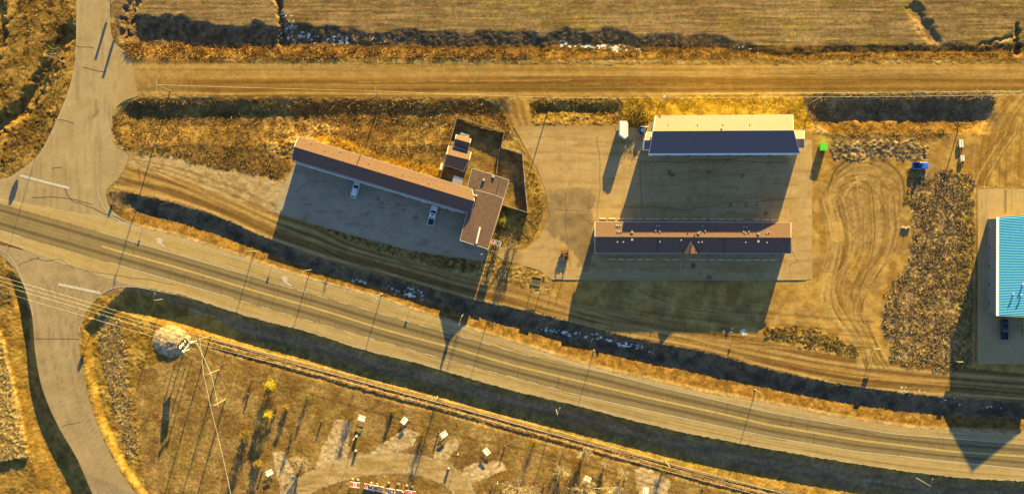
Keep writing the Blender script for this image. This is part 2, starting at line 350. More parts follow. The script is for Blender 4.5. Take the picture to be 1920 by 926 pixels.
# bit between county road and motel lot
paint(inside(WX, WY, [(238,292),(330,296),(420,322),(530,338),(545,318),(552,308),(520,398),(440,375),(330,330),(240,310)]), (176,140,82), (212,176,116), .05, nz=n_md, z=3)
paint(inside(WX, WY, [(325,298),(420,318),(520,338),(520,345),(420,330),(330,312)]), (206,170,106), (220,186,124), .03, z=3)
# rubble verge south of the motel lot
rb = inside(WX, WY, [(560,400),(640,430),(760,462),(905,488),(1020,520),(1022,535),(940,522),(850,505),(760,482),(660,452),(600,425)])
paint(rb, (126,92,44), (190,144,70), .22, nz=n_hi, z=0)
paint(inside(WX, WY, [(890,490),(1020,512),(1026,532),(960,526),(895,512)]), (170,128,56), (206,160,80), .14, nz=n_hi)
# yard of the motel (inside the fence) and grass at the lobby
paint(inside(X, Y, [(857,221),(946,248),(940,277),(979,288),(989,398),(942,385),(860,345),(825,335)]), (128,98,52), (166,130,66), .05, nz=n_md)
paint(inside(WX, WY, [(983,290),(1000,320),(1018,372),(1018,410),(1000,452),(960,460),(925,455),(942,385),(990,398)]), (164,122,44), (196,152,66), .1, nz=n_hi, z=0)
# trail and rough strip
trl = (d2 > 0)&(d2 < 4)&(X > 395)
paint(trl, (178,142,90), (192,156,102), .0, z=6)
paint((d2 >= 5.5)&(d2 < 19)&(X > 395), (138,100,56), (178,134,76), .13, nz=n_hi, z=0)
paint(np.hypot((X-318)/36, (Y-640)/30) < 1+.25*(n_md-.5), (194,160,110), (220,188,136), .08, nz=n_hi)
# campground gravel
pads = [[(628,785),(656,790),(652,850),(642,884),(585,888),(598,850),(615,820)],[(685,856),(720,830),(760,805),(786,815),(772,838),(735,852),(700,864)],[(812,855),(850,822),(862,836),(836,866),(814,872)],[(856,892),(888,870),(940,864),(950,880),(900,902),(868,918)],[(508,850),(530,848),(552,890),(562,940),(528,940)],[(1190,880),(1210,872),(1260,905),(1250,940),(1200,940)]]
for p in pads: paint(inside(X+(WX-X)*.6, Y+(WY-Y)*.6, p), (206,166,104), (234,198,138), .07, nz=n_hi, z=5)
lp = dist_line(WX*.4+X*.6, WY*.4+Y*.6, catmull([(520,1040),(560,925),(610,893),(680,874),(760,871),(820,884),(866,920),(900,1040)], 8))
paint(lp < 19, (190,150,84), (220,182,116), .03, nz=fbm(X/30, Y/5, 79, 3), z=5)
paint(np.exp(-((lp-17)/2.5)**2)*(lp < 24)*.8, (206,168,106), (226,190,130))
# roots of reeds, snow in the ditches
def snow(poly, th, seed=0):
    m = inside(WX, WY, poly)&(fbm(X/6, Y/3.4, 90+seed, 3) > th+.075)
    C[m] = (.60,.60,.60); zone[m] = 4; A[m] = .05
snow([(524,15),(545,20),(556,55),(640,66),(665,84),(600,86),(560,78),(526,72)], .60, 1); snow([(640,60),(760,72),(800,84),(730,82),(640,80)], .66, 2)
snow([(1050,78),(1110,80),(1200,88),(1205,95),(1120,92),(1050,88)], .50, 3); snow([(1380,88),(1440,92),(1440,98),(1380,96)], .6, 4)
snow([(725,536),(770,540),(800,555),(795,562),(740,550)], .50, 5); snow([(1010,612),(1120,630),(1200,650),(1235,658),(1180,655),(1090,632),(1010,622)], .56, 6); snow([(1355,612),(1400,622),(1398,626),(1355,618)], .45, 10)
snow([(660,520),(700,530),(700,536),(660,528)], .55, 7); snow([(1670,720),(1800,745),(1920,770),(1920,776),(1780,756),(1670,732)], .68, 8)
# tyre tracks in the dirt
def track(pts, w=1.6, a=.45, dark=True, gap=0, m=None):
    w *= .85
    p = catmull(pts, 8)
    dd = dist_line(X+(n_md-.5)*3, Y+(n_md-.5)*3, p, 8); k = np.exp(-(dd/w)**2)*a*(.5+n_hi)
    if m is not None: k = k*m
    k = np.clip(k, 0, 1); c = alb(112,80,34) if dark else alb(222,180,104)
    C[:] = C*(1-k[..., None])+c*k[..., None]; global Z
    Z[:] = Z-k*.05*(1 if dark else -.5)
dirt = np.isin(zone, (2, 3)).astype(float)
tr_rs = random.Random(5)
for k in range(16):
    r = 44+k*3.4+tr_rs.uniform(-4, 4); cx, cy = 1612+tr_rs.uniform(-12, 12), 392+tr_rs.uniform(-12, 12)
    a0 = tr_rs.uniform(150, 240); a1 = a0+tr_rs.uniform(50, 170)
    track([(cx+r*(.9+.12*math.sin(R(a*2+k*40)))*math.cos(R(a)), cy+r*1.0*math.sin(R(a))) for a in np.linspace(a0, a1, 12)], tr_rs.uniform(.9, 2.2), tr_rs.uniform(.3, .95), tr_rs.random() < .6, m=dirt)
for k in range(26):
    x0 = 1532+k*6.2+tr_rs.uniform(-3, 3); track([(x0, 300+tr_rs.uniform(30, 90)), (x0+8+(1612-x0)*.15, 460), (1580+(x0-1612)*.55+tr_rs.uniform(-14, 14), 560+tr_rs.uniform(-20, 20)), (1622+(x0-1612)*.30+tr_rs.uniform(-8, 8), 640), (1640+(x0-1612)*.4, 690)], tr_rs.uniform(.9, 2.4), tr_rs.uniform(.25, .8), tr_rs.random() < .5, m=dirt)
for k in range(12):
    y0 = 560+k*7; track([(1100+tr_rs.uniform(-60, 100), y0-30), (1300, y0+tr_rs.uniform(-6, 6)), (1450, y0+14), (1560, y0+24), (1640, y0+30)], 1.5, tr_rs.uniform(.3, .6), tr_rs.random() < .55, m=dirt)
for k in range(10):
    x0 = 1836+k*3.5; track([(x0+40, 250), (x0+6, 300), (x0-18, 350), (x0-16-k, 450), (x0-18-k, 680)], 1.2, .6, tr_rs.random() < .7, m=dirt)
for k in range(9):
    track([(1890+k*9, 176), (1850+k*10, 225), (1828+k*12, 280), (1826+k*12, 350)], 1.4, .5, k % 3 > 0, m=dirt)
for k in range(7):
    track([(250+k*4, 300+k*3), (330, 316+k*5), (420, 345+k*7), (520, 388+k*8)], 1.5, .55, k % 2 == 0, m=dirt)
for k in range(22):
    y0 = 118+tr_rs.uniform(0, 58); xa = tr_rs.uniform(230, 1500); track([(xa, y0), (xa+150, y0+tr_rs.uniform(-3, 3)), (xa+400, y0+tr_rs.uniform(-4, 4))], tr_rs.uniform(.7, 1.3), tr_rs.uniform(.3, .6), tr_rs.random() < .55)
for k in range(6):
    track([(945+k*8, 190), (958+k*7, 230), (985+k*6, 280), (1000+k*6, 330)], 1.5, .5, k % 2 == 0)
for k in range(14):
    x0 = 620+k*34; track([(x0, 700+k*9), (x0-30, 780+k*8), (x0-60, 850+k*8)], 1.0, .22, True)
track([(470,715),(560,735),(700,775),(860,820),(1000,848),(1120,880),(1240,915)], 2.4, .6, True)
for k in range(18):
    x0 = 262+k*12; track([(x0, 700), (x0-20-k, 820), (x0-30-k*2, 950)], 1.2, .28, k % 2 == 0)
# --- flatten what is paved, then add the small relief
LOTA = [(556,306),(700,344),(866,392),(872,440),(918,468),(905,490),(770,470),(700,452),(620,430),(512,398),(530,350)]
LOTB = [(962,236),(1166,236),(1212,244),(1215,262),(1523,262),(1523,524),(1034,524),(1010,506),(944,488),(918,470),(985,466),(1012,446),(1030,404),(1024,360),(1008,318)]
LOTC = [(1833,354),(2090,354),(2090,684),(1833,682)]
paved = inside(X, Y, CR)|inside(X, Y, SR)|((Y > hn-2)&(Y < hs+2))|inside(X, Y, LOTA)|inside(X, Y, LOTB)|inside(X, Y, LOTC)|trl
pvf = paved.astype(float)
for _ in range(2):
    p2 = np.pad(pvf, 1, mode='edge'); pvf = np.maximum(pvf, (p2[:-2,1:-1]+p2[2:,1:-1]+p2[1:-1,:-2]+p2[1:-1,2:]+p2[1:-1,1:-1])/5)
mm = inside(X, Y, CR)|inside(X, Y, SR)|inside(X, Y, LOTA)|inside(X, Y, LOTB)|inside(X, Y, LOTC)
Z = np.where(mm, np.minimum(0, Zr*0), Z)
fine = (fbm(X/3.2, Y/3.2, 40, 2)-.5)*2.2+(n_ww-.5)*.9+(n_md-.5)*1.2
rows = (fbm(X/70, Y/2.4, 41, 2)-.5)*2.4
fld = field.astype(float)
Z += A*(1-pvf)*(fine*(1-fld*.6)+rows*fld*.8)
rough_ = (zone == 0)
C *= np.where(rough_, .62+.76*n_hi+.22*(n_ww-.5), .84+.3*n_hi+.14*(n_ww-.5))[..., None]
hue = np.random.RandomState(9).rand(NY, NX, 3)-.5; hb = np.stack([fbm(X/6, Y/6, 141+i, 2) for i in range(3)], -1)-.5
C *= 1+(hue*.2+hb*.22)*np.where(rough_, 1, .35)[..., None]
C *= np.where((zone == 4)[..., None], 1.0, np.array([1.13, 1.035, .93]))
C = np.clip(C, .004, .85)
Z[paved] -= .03
edge = np.minimum(np.minimum(X-xs[0], xs[-1]-X), np.minimum(Y-ys[0], ys[-1]-Y)); Z *= ss(0, 14, edge)
def hz(px, py):
    i = min(max((py-ys[0])/ST, 0), NY-1.001); j = min(max((px-xs[0])/ST, 0), NX-1.001); a = int(i); b = int(j); u = i-a; v = j-b
    return float((Z[a, b]*(1-v)+Z[a, b+1]*v)*(1-u)+(Z[a+1, b]*(1-v)+Z[a+1, b+1]*v)*u)
def hza(px, py):
    i = np.clip((py-ys[0])/ST, 0, NY-1.001); j = np.clip((px-xs[0])/ST, 0, NX-1.001); a = i.astype(int); b = j.astype(int); u = i-a; v = j-b
    return (Z[a, b]*(1-v)+Z[a, b+1]*v)*(1-u)+(Z[a+1, b]*(1-v)+Z[a+1, b+1]*v)*u
def cola(px, py):
    a = np.clip(np.round((py-ys[0])/ST).astype(int), 0, NY-1); b = np.clip(np.round((px-xs[0])/ST).astype(int), 0, NX-1); return C[a, b]
def G(px, py):
    z = hz(px, py); return Vector(((px-960)/S, (463-py)/S, z))
m_ground = attr_mat('ground_cover', .34, 2.2, .16, .3, .6, .14)
m_gravel = attr_mat('gravel_surface', .16, 3.0, .12, .25, .3, .05)
V = np.stack([(X-960)/S, (463-Y)/S, Z], -1).reshape(-1, 3); Cf = C.reshape(-1, 3)
ii = (np.arange(NY-1)[:, None]*NX+np.arange(NX-1)[None, :]); Q = np.stack([ii+NX, ii+NX+1, ii+1, ii], -1).reshape(-1, 4)
zq = zone[:-1, :-1].ravel()
for zid, nm, mt, kd in ((0,'grassland',m_ground,'structure'),(1,'gravel_road',m_gravel,'structure'),(2,'frontage_road',m_gravel,'structure'),(3,'dirt_yard',m_gravel,'structure'),(4,'snow',m_gravel,'structure'),(5,'campground_path',m_gravel,'structure'),(6,'footpath',m_gravel,'structure')):
    q = Q[zq == zid]
    if not len(q): continue
    used, inv = np.unique(q.ravel(), return_inverse=True)
    np_mesh(nm, V[used], inv.reshape(-1, 4), Cf[used], mt, kd)
# the plain beyond the picture
x0, x1, y1, y0 = (xs[0]-960)/S, (xs[-1]-960)/S, (463-ys[0])/S, (463-ys[-1])/S
bx = [x0, x1, x1, x0]; by = [y0, y0, y1, y1]; B = 6000
mb = MB(); mb.add([(bx[i], by[i], 0) for i in range(4)]+[(-B,-B,0),(B,-B,0),(B,B,0),(-B,B,0)], [(i,4+i,4+(i+1)%4,(i+1)%4)[::-1] for i in range(4)])
tag(mb.build('prairie', mat('prairie', tuple(alb(172,136,72)), .95, noise=.3, nscale=.02, spec=.1)), kind='structure')

# ---- paved sheets
def cdt_sheet(name, poly, step, zoff, cfn, m):
    p = [np.array(q, float) for q in poly]; P = []
    for a, b in zip(p, p[1:]+p[:1]):
        n = max(1, int(np.hypot(*(b-a))/(step*2))); P += [tuple(a+(b-a)*k/n) for k in range(n)]
    q = []
    for a in P:
        if not q or abs(a[0]-q[-1][0])+abs(a[1]-q[-1][1]) > .05: q.append(a)
    P = q; arr = np.array(P); gx, gy = np.meshgrid(np.arange(max(arr[:,0].min(), -160), min(arr[:,0].max(), 2080), step), np.arange(max(arr[:,1].min(), -120), min(arr[:,1].max(), 1046), step))
    ins = inside(gx, gy, P)&(dist_line(gx, gy, P+[P[0]], 5) > step*.6)
    pts = P+list(zip(gx[ins].tolist(), gy[ins].tolist()))
    vs, es, fs_, _, _, _ = delaunay_2d_cdt([Vector(v) for v in pts], [], [list(range(len(P)))], 1, 1e-4)
    v = np.array([(a.x, a.y) for a in vs]); z = np.full(len(v), zoff)
    F = np.array([f[::-1] for f in fs_ if len(f) == 3])
    return np_mesh(name, np.stack([(v[:,0]-960)/S, (463-v[:,1])/S, z], -1), F, np.clip(cfn(v[:,0], v[:,1])*np.array([1.05, 1.01, .98]), .004, .85), m)
def cmix(c1, c2, t): return alb(*c1)+(alb(*c2)-alb(*c1))*np.clip(t, 0, 1)[:, None]
def over(C0, c, k): k = np.clip(k, 0, 1)[:, None]; return C0*(1-k)+alb(*c)*k
m_pave = attr_mat('old_asphalt', .20, 3.2, .10, .35, .3, .03, rough=.9)
def col_county(x, y):
    c = cmix((190,155,98), (214,180,120), fbm(x/30, y/30, 101, 4)); c = over(c, (160,128,80), ss(.5, .8, fbm(x/2.2, y/50, 102, 3))*.5)
    c = over(c, (206,160,92), ss(60, 0, np.abs(x-250))*ss(90, 130, y)*(1-ss(180, 230, y))*.5)
    c = over(c, (120,98,66), (dist_line(x, y, [(180,184),(181,212),(176,220)], 12) < 3.2)*.55*(vn(x/3, y/3, 3) > .3))
    k = ss(9, 0, dist_line(x, y, catmull([(143,-160),(143,0),(142,85),(134,150),(110,215),(76,284),(30,324),(0,336)], 4), 12)); c = over(c, (220,186,130), k*.4)
    lane = (y-NL(x) > 0); return np.where(lane[:, None], over(c, (128,106,66), np.full(len(x), .8)), c)*(.94+.12*vn(x/2, y/2, 9))[:, None]
cr_o = cdt_sheet('county_road', CR, 4, .030, col_county, m_pave)
def col_south(x, y):
    c = cmix((186,152,98), (208,172,116), fbm(x/30, y/30, 103, 4)); c = over(c, (150,120,76), ss(.5, .8, fbm((x-WE(y))/3.5, y/80, 104, 3))*.55)
    return c*(.94+.12*vn(x/2, y/2, 10))[:, None]
sr_o = cdt_sheet('south_road', SR, 4, .034, col_south, m_pave)
def col_lota(x, y):
    c = cmix((190,160,112), (216,186,134), fbm(x/25, y/25, 105, 4)); c = over(c, (138,110,70), ss(.55, .8, fbm(x/20, y/6, 106, 4))*.5)
    for (a, b, r) in ((757,393,5),(708,373,5),(745,383,3),(780,407,4),(737,402,3),(716,390,4),(690,400,3)): c = over(c, (60,50,40), ss(r, r*.4, np.hypot(x-a, y-b)+3*(vn(x/3, y/3, 8)-.5))*.5)
    c = over(c, (100,80,54), np.exp(-((np.hypot(x-600, y-390)-52)/1.0)**2)*.45*(y < 372)); c = over(c, (206,170,120), (np.abs((x-800)*.96+(y-400)*.28) < .0)*1.0)
    k = ss(7, 0, y-np.interp(x, [512,620,700,770,905], [390,424,446,464,484])); return over(c, (176,136,76), (1-k)*.35)
la_o = cdt_sheet('motel_parking_lot', LOTA, 3, .040, col_lota, m_pave)
def col_lotb(x, y):
    c = cmix((206,160,90), (232,188,116), fbm(x/28, y/18, 107, 4)); c = over(c, (190,140,68), ss(.5, .75, fbm(x/80, y/6, 108, 4))*.6)
    c = over(c, (180,138,80), ss(.62, .8, fbm(x/9, y/9, 109, 3))*.45)
    jl = np.minimum(np.abs((x-1040) % 52-26), np.abs((y-236) % 34-17)*1.2); c = over(c, (170,132,78), np.exp(-(jl/.9)**2)*.25*((x > 1100)))
    old = inside(x+(vn(x/9, y/9, 4)-.5)*12, y+(vn(x/9, y/9, 5)-.5)*12, [(1020,356),(1112,352),(1114,500),(1098,512),(1070,470),(1022,430)])
    c = np.where(old[:, None], over(c, (146,116,74), (.25+.9*fbm(x/14, y/14, 110, 4))*ss(1010, 1030, x)*ss(346, 366, y)), c)
    c = over(c, (206,162,96), inside(x, y, [(1036,396),(1110,392),(1110,398),(1036,402)])*.6)
    c = over(c, (110,86,56), np.exp(-(dist_line(x, y, [(1085,404),(1110,420)], 6)/1.2)**2)*.6)
    for (a, b, r) in ((1255,323,5),(1261,329,4),(1330,324,3),(1365,300,2.5),(1391,330,4),(1435,400,4),(1370,385,3),(1300,498,6),(1329,520,6),(1311,514,3),(1284,494,2),(1399,385,3),(1245,395,3),(1420,383,3),(1281,499,2),(1450,460,2),(1376,420,2)):
        c = over(c, (48,42,36), ss(r, r*.5, np.hypot(x-a, (y-b)*.8)+3*(vn(x/2.5, y/2.5, 8)-.5))*.65)
    c = over(c, (176,132,66), ss(20, 0, np.minimum(np.abs(x-965)+0*y, 300))*.6)
    dst = (y < 250)&(x < 1166); c = over(c, (196,150,80), dst*ss(250, 236, y)*.7)
    return c*(.95+.1*vn(x/1.7, y/1.7, 9))[:, None]
lb_o = cdt_sheet('motel_yard_pavement', LOTB, 3, .044, col_lotb, m_pave)
def col_lotc(x, y):
    c = cmix((210,166,96), (230,188,120), fbm(x/30, y/60, 111, 4))
    for a in (1879,1885): c = over(c, (120,92,56), np.exp(-((x-a)/.8)**2)*.7*(y < 400))
    return over(c, (170,136,84), ss(.55, .8, fbm(x/4, y/40, 112, 3))*.4)
lc_o = cdt_sheet('shop_yard_pavement', LOTC, 4, .036, col_lotc, m_pave)
# ---- highway as a strip, coloured across its width
hx = np.arange(-160, 2081, 2.5); K = 76
tt = np.linspace(0, 1, K)[None, :]; a = HN(hx)[:, None]; b = HS(hx)[:, None]; YY = a+(b-a)*tt; XX = np.repeat(hx[:, None], K, 1)
wob = (fbm(XX/9, YY/9, 120, 3)-.5); ragg = np.zeros_like(YY); ragg[:, 0] = (vn(hx/5, hx*0, 121)-.5)*3; ragg[:, -1] = (vn(hx/5, hx*0, 122)-.5)*3
YY = YY+ragg; x = XX.ravel(); y = YY.ravel(); yc = YC(x); al = y-yc
c = cmix((200,160,88), (226,186,112), fbm(x/60, al/4, 123, 4))
nl = NL(x); sl = SL(x); inl = (y > nl)&(y < sl); c = np.where(inl[:, None], cmix((144,116,68), (182,150,92), fbm(x/90, al/2.6, 124, 4)), c)
lw_n = (y-nl)/np.maximum(yc-nl, 1); lw_s = (y-yc)/np.maximum(sl-yc, 1)
for lw in (lw_n, lw_s):
    m_ = (lw > 0)&(lw < 1); c = over(c, (104,82,50), m_*np.exp(-((lw-.5)/.11)**2)*.7); c = over(c, (176,146,96), m_*(np.exp(-((lw-.27)/.07)**2)+np.exp(-((lw-.76)/.07)**2))*.55)
c = over(c, (150,118,70), (~inl)*(x > 420)*ss(.52, .75, fbm(x/120, al/2.2, 126, 3))*.55)
c = over(c, (226,190,130), (~inl)*ss(10, 2, np.minimum(y-HN(x), HS(x)-y))*.45)
c = over(c, (206,166,84), (x < 191)*np.exp(-((al)/1.2)**2)*.5)
far = (x > 1050)&(y > sl+3)&(y < HS(x)-2); c = over(c, (120,96,62), far*np.exp(-((y-sl-(HS(x)-sl)*.62)/.9)**2)*.5)
c = c*(.93+.14*vn(x/1.8, y/1.8, 125))[:, None]
ii = (np.arange(len(hx)-1)[:, None]*K+np.arange(K-1)[None, :]); hq = np.stack([ii+1, ii+K+1, ii+K, ii], -1).reshape(-1, 4)
hw = np_mesh('highway', np.stack([(x-960)/S, (463-y)/S, np.full(len(x), .050)], -1), hq, np.clip(c*np.array([1.05, 1.01, .98]), .004, .85), m_pave)
# ---- painted markings and tar seams, one of them a painted cable shadow, children of the road they are painted on
m_white = mat('white_line_paint', tuple(alb(240,214,170)), .8, noise=.2, nscale=1.5); m_yel = mat('yellow_line_paint', tuple(alb(236,190,98)), .8, noise=.2, nscale=1.2)
m_faint = mat('worn_white_paint', tuple(alb(224,190,136)), .85, noise=.25, nscale=1.5); m_tar = mat('tar_seam_or_shadow', tuple(alb(118,92,58)), .9)
def ribbon(name, pts, w, m, parent, z=.056, dense=True):
    p = [Vector(((q[0]-960)/S, (463-q[1])/S, z)) for q in pts]; mb = MB(); vs = []
    for i, q in enumerate(p):
        dd = (p[min(i+1, len(p)-1)]-p[max(i-1, 0)]).normalized(); n = Vector((-dd.y, dd.x, 0))*w/2; vs += [q+n, q-n]
    return mb.add(vs, [(2*i, 2*i+1, 2*i+3, 2*i+2) for i in range(len(p)-1)]).build(name, m, parent)
cv = lambda f, a, b, n=8: [(x_, float(f(x_))) for x_ in np.arange(a, b, n)]+[(b, float(f(b)))]
YC1 = lambda x: YC(x)-1.1
YC2 = lambda x: YC(x)+1.1
ribbon('centre_line', cv(YC1, 191, 2080), .30, m_yel, hw); ribbon('centre_line', cv(YC2, 191, 2080), .30, m_yel, hw)
ribbon('edge_line', cv(NL, 189, 550), .17, m_white, hw); ribbon('edge_line', cv(ON, 262, 1020), .14, m_faint, hw); ribbon('edge_line', cv(ON, 1022, 2080), .17, m_white, hw)
ribbon('edge_line', cv(SL, 206, 437), .2, m_white, hw); ribbon('edge_line', cv(SL, 1088, 2080), .2, m_white, hw); ribbon('edge_line', cv(SL, -60, 40), .2, m_white, hw)
ribbon('edge_line', cv(OS, 330, 820), .11, m_faint, hw)
for k in range(13): x_ = 557+k*38.2; (x_ < 1015) and ribbon('lane_dash', cv(NL, x_, x_+19, 5), .17, m_white, hw)
for k in range(17): x_ = 452+k*38.4; ribbon('lane_dash', cv(SL, x_, x_+20, 5), .17, m_white, hw)
zc = .060
ribbon('edge_line', catmull([(184,362),(190,380),(204,401),(228,416),(262,427)], 8), .16, m_white, cr_o, zc)
ribbon('edge_line', catmull([(-40,450),(0,467),(22,485),(42,525),(55,560),(62,592)], 8), .17, m_white, sr_o, zc)
ribbon('edge_line', catmull([(148,622),(152,605),(166,576),(185,556),(205,543),(232,537),(262,539),(330,552)], 8), .15, m_white, sr_o, zc)
ribbon('stop_line', [(37,329),(84,341.5),(130,353)], .75, m_white, cr_o, zc); ribbon('stop_line', [(110,533),(188,549)], .75, m_white, sr_o, zc)
for ax, ay in ((300,455),(535,527)):
    o = MB(); ang = R(-16); cc, sn = math.cos(ang), math.sin(ang)
    P = [(-.2,-.25),(1.6,-.9),(1.75,-.6),(.5,-.0),(.3,.5),(.9,.55),(-.4,1.3),(-1.5,.5),(-.9,.45),(-.8,-.1)]
    g = W(ax, ay); o.add([(g.x+(u_*cc-v_*sn)*1.15, g.y+(u_*sn+v_*cc)*1.15, zc) for u_, v_ in P], [tuple(range(len(P)))]); o.build('turn_arrow', m_white, hw)
for pts in ([(118,350),(135,375),(165,386),(205,404),(235,416)],[(70,484),(90,490),(110,486),(128,497)],[(35,497),(50,490),(74,482)],[(128,497),(170,508),(250,520),(330,534)],[(142,87),(178,90)],[(157,126),(200,136)],[(108,224),(140,232)],[(62,635),(148,635)],[(115,800),(150,789)],[(60,370),(120,372),(175,384)],[(300,384),(330,378)],[(378,516),(386,530)],[(348,512),(345,530)],[(392,520),(380,536)],[(1440,790),(1490,797),(1600,806)],[(1560,800),(1640,812)],[(930,645),(1000,668),(1060,680)],[(1500,782),(1555,793)],[(260,312),(262,340)],[(95,315),(118,313)]):
    ribbon('tar_seam_or_shadow', catmull([(p_[0]+rnd.uniform(-1.5,1.5), p_[1]+rnd.uniform(-1.5,1.5)) for p_ in catmull(pts, 3)], 3), .16, m_tar, hw, .053)

q_ = random.Random(21)
for k in range(26):
    x_ = q_.uniform(210, 1900); f0, f1 = ((NL, YC) if k % 2 else (YC, SL)); a_, b_ = float(f0(x_))+1, float(f1(x_))-1
    ribbon('tar_seam_or_shadow', catmull([(x_, a_), (x_-3+q_.uniform(-2,2), (a_+b_)/2), (x_-6+q_.uniform(-3,3), b_)], 3), q_.uniform(.10,.2), m_tar, hw, .053)
for k in range(12):
    x_ = q_.uniform(230, 1800); o_ = q_.uniform(.2, .9); L_ = q_.uniform(30, 110)
    ribbon('tar_seam_or_shadow', [(v_, float(HN(v_))*(1-o_)+float(HS(v_))*o_+q_.uniform(-.8,.8)) for v_ in np.arange(x_, x_+L_, 7)], .12, m_tar, hw, .0535)

for pts in ([(1214,386),(1290,392),(1380,380),(1500,372)],[(1180,300),(1260,306),(1340,300),(1480,306)],[(1120,256),(1124,330),(1120,404)],[(1200,300),(1204,404)],[(1480,500),(1494,488),(1484,470),(1484,432)],[(1040,392),(1110,396)],[(1060,360),(1062,440),(1070,500)]): ribbon('tar_seam_or_shadow', catmull([(p_[0]+q_.uniform(-2,2), p_[1]+q_.uniform(-2,2)) for p_ in catmull(pts, 4)], 2), .13, m_tar, lb_o, .049)  # the run past the motel's east end is a painted cable shadow
for k in range(18):
    bx_, by_ = 572+k*17.3, 314+k*5.25
    if k not in (10, 14): ribbon('stall_line', [(bx_, by_), (bx_-9, by_+30)], .08, m_faint, la_o, .046)
# ================================================================== BUILDINGS
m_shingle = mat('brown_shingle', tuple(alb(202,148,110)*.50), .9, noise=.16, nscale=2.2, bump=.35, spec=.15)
m_shingle2 = mat('brown_shingle_low_sun_tone', tuple(alb(174,128,92)*.76), .9, noise=.2, nscale=1.8, bump=.35, spec=.15)  # same shingle as the wing, colour lightened for roofs the low sun grazes
m_metal = mat('cream_metal_roof', tuple(alb(250,200,176)*.28), .6, noise=.04, nscale=.5, spec=.4)
m_teal = mat('teal_metal_roof', (.012,.33,.56), .55, noise=.06, nscale=.6, spec=.4)
m_teal2 = mat('pale_teal_rib', (.03,.40,.64), .55, spec=.4)
m_trim = mat('white_trim', (.62,.60,.56), .6); m_wall = mat('pale_siding', (.52,.50,.46), .8, noise=.05, nscale=1.0)
m_wallw = mat('white_metal_siding', (.80,.84,.88), .55); m_wallb = mat('tan_siding', (.34,.27,.19), .8, noise=.08)
m_door = mat('dark_door', (.10,.06,.04), .5); m_gdoor = mat('grey_overhead_door', (.42,.43,.44), .6)
m_glass = mat('window_glass', (.02,.03,.04), .08, spec=.8); m_vent = mat('vent_metal', (.40,.40,.38), .45, metal=.3)
m_dark = mat('dark_metal', (.035,.035,.04), .5); m_wood = mat('weathered_timber', tuple(alb(188,158,120)), .85, noise=.2, nscale=6)
m_gut = mat('gutter_metal', (.45,.45,.44), .5); m_conc = mat('concrete', tuple(alb(214,186,144)), .9, noise=.12)

def roof_z(P3):                       # plane through 3 points -> z(x, y)
    a, b, c = P3; n = (b-a).cross(c-a)
    return lambda x, y: a.z-((x-a.x)*n.x+(y-a.y)*n.y)/n.z
def gable(root, NW, NE, SE, SW, R1, R2, he, hr, mr, mw, overhang=.45, thick=.16, trim=m_trim, part='roof', side_in=None):
    """eave corners and ridge ends in photograph pixels (as they appear at their height)"""
    nw, ne, se, sw = (W(*p, he) for p in (NW, NE, SE, SW)); r1, r2 = W(*R1, hr), W(*R2, hr)
    MB().slab([r1, nw, ne, r2], thick).build(part, mr, root, True); MB().slab([r2, se, sw, r1], thick).build(part, mr, root, True)
    ax = (r2-r1); ax.z = 0; ax.normalize()
    mb = MB()
    for q in (r1, r2): pass
    mb.tube(r1+Vector((0,0,.02)), r2+Vector((0,0,.02)), .10, n=6).build('ridge_cap', mr, root, True)
    for a, b in ((nw, ne), (sw, se)):
        mb = MB(); d = (b-a).normalized(); n = Vector((-d.y, d.x, 0))*.07; mb.slab([a+n, b+n, b-n, a-n] if True else [], .22).build('gutter', trim, root, True)
    for a, r, b in ((nw, r1, sw), (ne, r2, se)):
        out = ax*(-.05 if a is nw else .05); mb = MB()
        for p, q in ((a, r), (r, b)):
            v = [p-out+Vector((0,0,.03)), q-out+Vector((0,0,.03)), q+out+Vector((0,0,.03)), p+out+Vector((0,0,.03))]
            mb.add(v+[w-Vector((0,0,.24)) for w in v], [(0,1,2,3),(7,6,5,4),(0,4,5,1),(1,5,6,2),(2,6,7,3),(3,7,4,0)])
        mb.build('barge_board', trim, root, True)
    # walls under the roof
    o = overhang; i0, i1 = r1+ax*o, r2-ax*o
    side = lambda a, r: ((r-a) - ax*((r-a).dot(ax)))
    def inset(a, r, s):
        k = side(a, r); k.z = 0; return a+ax*(o*s)+k.normalized()*(o if side_in is None else side_in)
    wnw, wne, wse, wsw = inset(nw, r1, 1), inset(ne, r2, -1), inset(se, r2, -1), inset(sw, r1, 1)
    zN, zS = roof_z((r1, nw, ne)), roof_z((r1, sw, se))
    top = lambda p, f: Vector((p.x, p.y, f(p.x, p.y)-thick-.01)); bot = lambda p: Vector((p.x, p.y, -.2))
    def wall(pts_top, name='wall'):
        return MB().add([bot(p) for p in pts_top]+[Vector(p) for p in pts_top], [tuple(range(len(pts_top)))+tuple(range(2*len(pts_top)-1, len(pts_top)-1, -1))]).build(name, mw, root, True)
    tnw, tne, tse, tsw = top(wnw, zN), top(wne, zN), top(wse, zS), top(wsw, zS)
    ra, rb = i0.copy(), i1.copy(); ra.z -= thick+.02; rb.z -= thick+.02
    wall([tnw, tne]); wall([tse, tsw]); wall([tsw, ra, tnw]); wall([tne, rb, tse])
    return dict(zN=zN, zS=zS, wall=(wnw, wne, wse, wsw), ax=ax, r1=r1, r2=r2)
def on_wall(root, a, b, t, w, h, z0, name, m, out=.03, pane=None):
    """a panel w x h standing 3 cm proud of the wall a-b at fraction t"""
    d = (b-a); d.z = 0; L = d.length; d.normalize(); n = Vector((d.y, -d.x, 0)); c = a+d*L*t+n*(out/2); ang = math.atan2(d.y, d.x)
    o = MB().box(c.x, c.y, z0, w, out, h, ang).build(name, m, root, True)
    if pane:
        c2 = c+n*(out/2+.01); p = MB().box(c2.x, c2.y, z0+.08, w-.16, .02, h-.16, ang).build('pane', m_glass, o)
        for v in p.data.vertices: v.co -= root.location
    return o
